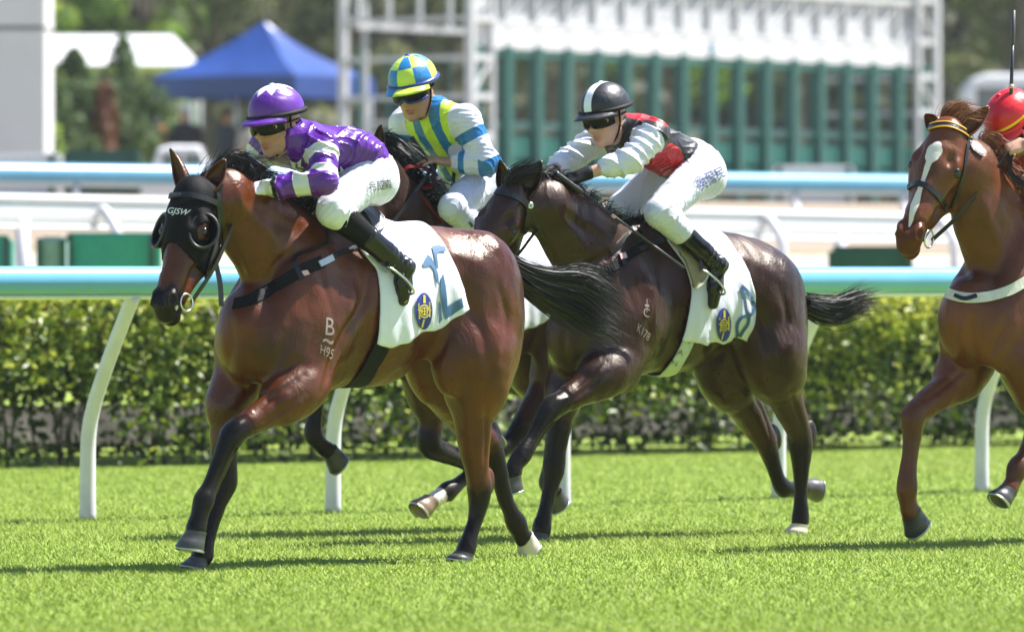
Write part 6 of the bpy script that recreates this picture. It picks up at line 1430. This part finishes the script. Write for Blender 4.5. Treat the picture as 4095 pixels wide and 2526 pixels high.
    for o_ in (-9, 9): strap('browband_edge', [(3682, 545+o_), (3705, 520+o_), (3750, 503+o_), (3800, 503+o_), (3850, 525+o_), (3874, 548+o_)], F, tree, .007, 'band_yellow', root, .006, .008)
    strap('cheekpiece', [(3872, 555), (3862, 630), (3850, 700), (3830, 770), (3800, 830)], F, tree, .016, 'leather_black', root, .007, .001)
    strap('cheekpiece', [(3880, 560), (3885, 590), (3910, 612), (3930, 625)], F, tree, .014, 'leather_black', root, .007, .001)
    strap('noseband', [(3622, 790), (3640, 748), (3670, 735), (3710, 748), (3750, 785), (3782, 835)], F, tree, .026, 'leather_black', root, .010, .002)
    bq = F.hit(tree, 3876, 552)
    if bq is not None: torus('browband_rosette', bq[0]+bq[1]*.01, bq[1], .010, .008, 'metal_bit', root, 14)
    bit_and_reins(h, JB[4], 'leather_black', width=.030)
    strap('breast_strap', [(3755, 1142), (3790, 1172), (3860, 1192), (3950, 1188), (4030, 1165), (4095, 1128), (4180, 1080)], F, tree, .048, 'strap_cream', root, .007, .004)
    strap('strap_loop', [(3825, 1184), (3860, 1198), (3905, 1186)], F, tree, .018, 'leather_black', root, .012, .010)
    saddle(h, JB[4], (F.P(4270, 880, 0)[0], F.P(4490, 880, 0)[0]))
    c = H(-.005, 0, -.07); q_ = lambda l0, a0, f0: hl*l0-ha*a0+hf*f0
    hair('forelock', [[c+q_(-.05, 0, 0), c+q_(-.045, .035, .02), c+q_(-.01, .075, .01), c+q_(.04, .09, 0)], [c+q_(-.01, 0, 0), c+q_(0, .05, .02), c+q_(.04, .09, 0), c+q_(.10, .095, -.02)], [c+q_(.03, 0, 0), c+q_(.05, .03, .0), c+q_(.10, .05, -.03), c+q_(.16, .045, -.05)]], 420, .0035, 'hair_chestnut', root, .012, .018, 37)
    mane(h, H(0, 0, -.05)[0]-.16, F.P(4150, 860, 0)[0], 'hair_chestnut', 700, .02, .12, .06, 32, .004, drop=.08)
    tail(h, [[(4840, 1040, 0), (4940, 1080, 0), (5040, 1120, 0), (5120, 1200, 0)], [(4840, 1070, 0), (4930, 1130, 0), (5020, 1190, 0), (5100, 1270, 0)]], 'hair_chestnut', 700, .006, .015, .04, 35)
    # ---------------- marks on the jockeys' clothes
    j = JB[1]; decal('name_mark', text_tris('希威森', .2), [(1462, 728), (1556, 714), (1563, 750), (1470, 768)], j['F'], j['tree_b'], 'ink_dark', j['breeches'], .0125)
    star = lambda cx, cy, r, rot=0, sx=1: [(cx+sx*r*(1 if k % 2 == 0 else .42)*math.cos(rot+k*math.pi/5), cy+r*(1 if k % 2 == 0 else .42)*math.sin(rot+k*math.pi/5)) for k in range(10)]
    for cx, cy, r, rot in ((1188, 668, 42, .2), (1372, 694, 36, .6), (1345, 496, 17, .1)): decal_px('silk_star', star(cx, cy, r, rot), j['F'], j['tree'], 'satin_white', j['silks'], .006)
    j = JB[2]; decal('name_mark', text_tris('奧爾民', .2), [(2764, 716), (2878, 664), (2894, 704), (2796, 764)], j['F'], j['tree_b'], 'ink_blue', j['breeches'], .0125)
    for k, q in ((1, [(1011, 505), (1038, 505), (1038, 517), (1011, 517)]), (2, [(2348, 488), (2374, 488), (2374, 499), (2348, 499)])):
        j = JB[k]; hb = [o for o in j['helmet'].children if o.name.startswith('leather_headband')][0]; tb = BVHTree.FromPolygons([v.co.copy() for v in hb.data.vertices], [tuple(p.vertices) for p in hb.data.polygons])
        decal('maker_mark', text_tris('GPA', .4), q, j['F'], tb, 'satin_white', hb, .005)
    # ---------------- whips
    def whip(fr, pts, label, r0=.013):
        P = [fr.O+fr.f*p[0]+fr.l*p[1]+Vector((0, 0, p[2])) for p in pts]; o = P[0].copy(); root_ = empty('whip', o, 0, label=label, cat='whip', group='riding whips'); d = P[-1]-P[0]
        m = MB(); m.tube([Vector((0, 0, 0)), d*.02, d*.20, d*.22], [r0*1.25, r0*1.15, r0*1.1, r0*.8], 12); m.build('grip', 'leather_black', root_, True)
        m = MB(); m.tube([d*.22, d*.5, d*.76], [r0*.62, r0*.5, r0*.42], 10); m.build('shaft', plain('shaft_black', (.02, .02, .022), .3), root_, True)
        m = MB(); m.tube([d*.75, d*.78, d], [r0*.6, r0*1.0, r0*.95], 10, flat=.55); m.build('padded_flap', plain('flap_black', (.03, .03, .032), .5), root_, True)
        m = MB(); m.tube([d*.44, d*.47], r0*.66, 10); m.build('ring', 'tag_pink', root_, True)
    whip(F2, [F2.P(2218, 690, .03), F2.P(2735, 1072, .38)], 'black whip held by the jockey in the black cap')
    whip(F3, [F3.P(1644, 552, .0), F3.P(1890, 905, .30)], 'black whip crossing the striped jockey')
    whip(F4, [F4.P(4036, 600, .05), F4.P(4054, 42, .05)], 'upright black whip raised above the red cap', .018)
    whip(F1, [F1.P(985, 742, .05), F1.P(1300, 1010, -.30)], 'black whip in the gloved hand of the purple jockey')
HB = {k: build_horse(v) for k, v in HORSES.items()}
JB = {k: build_jockey(v) for k, v in JOCK.items()}
tack_all()
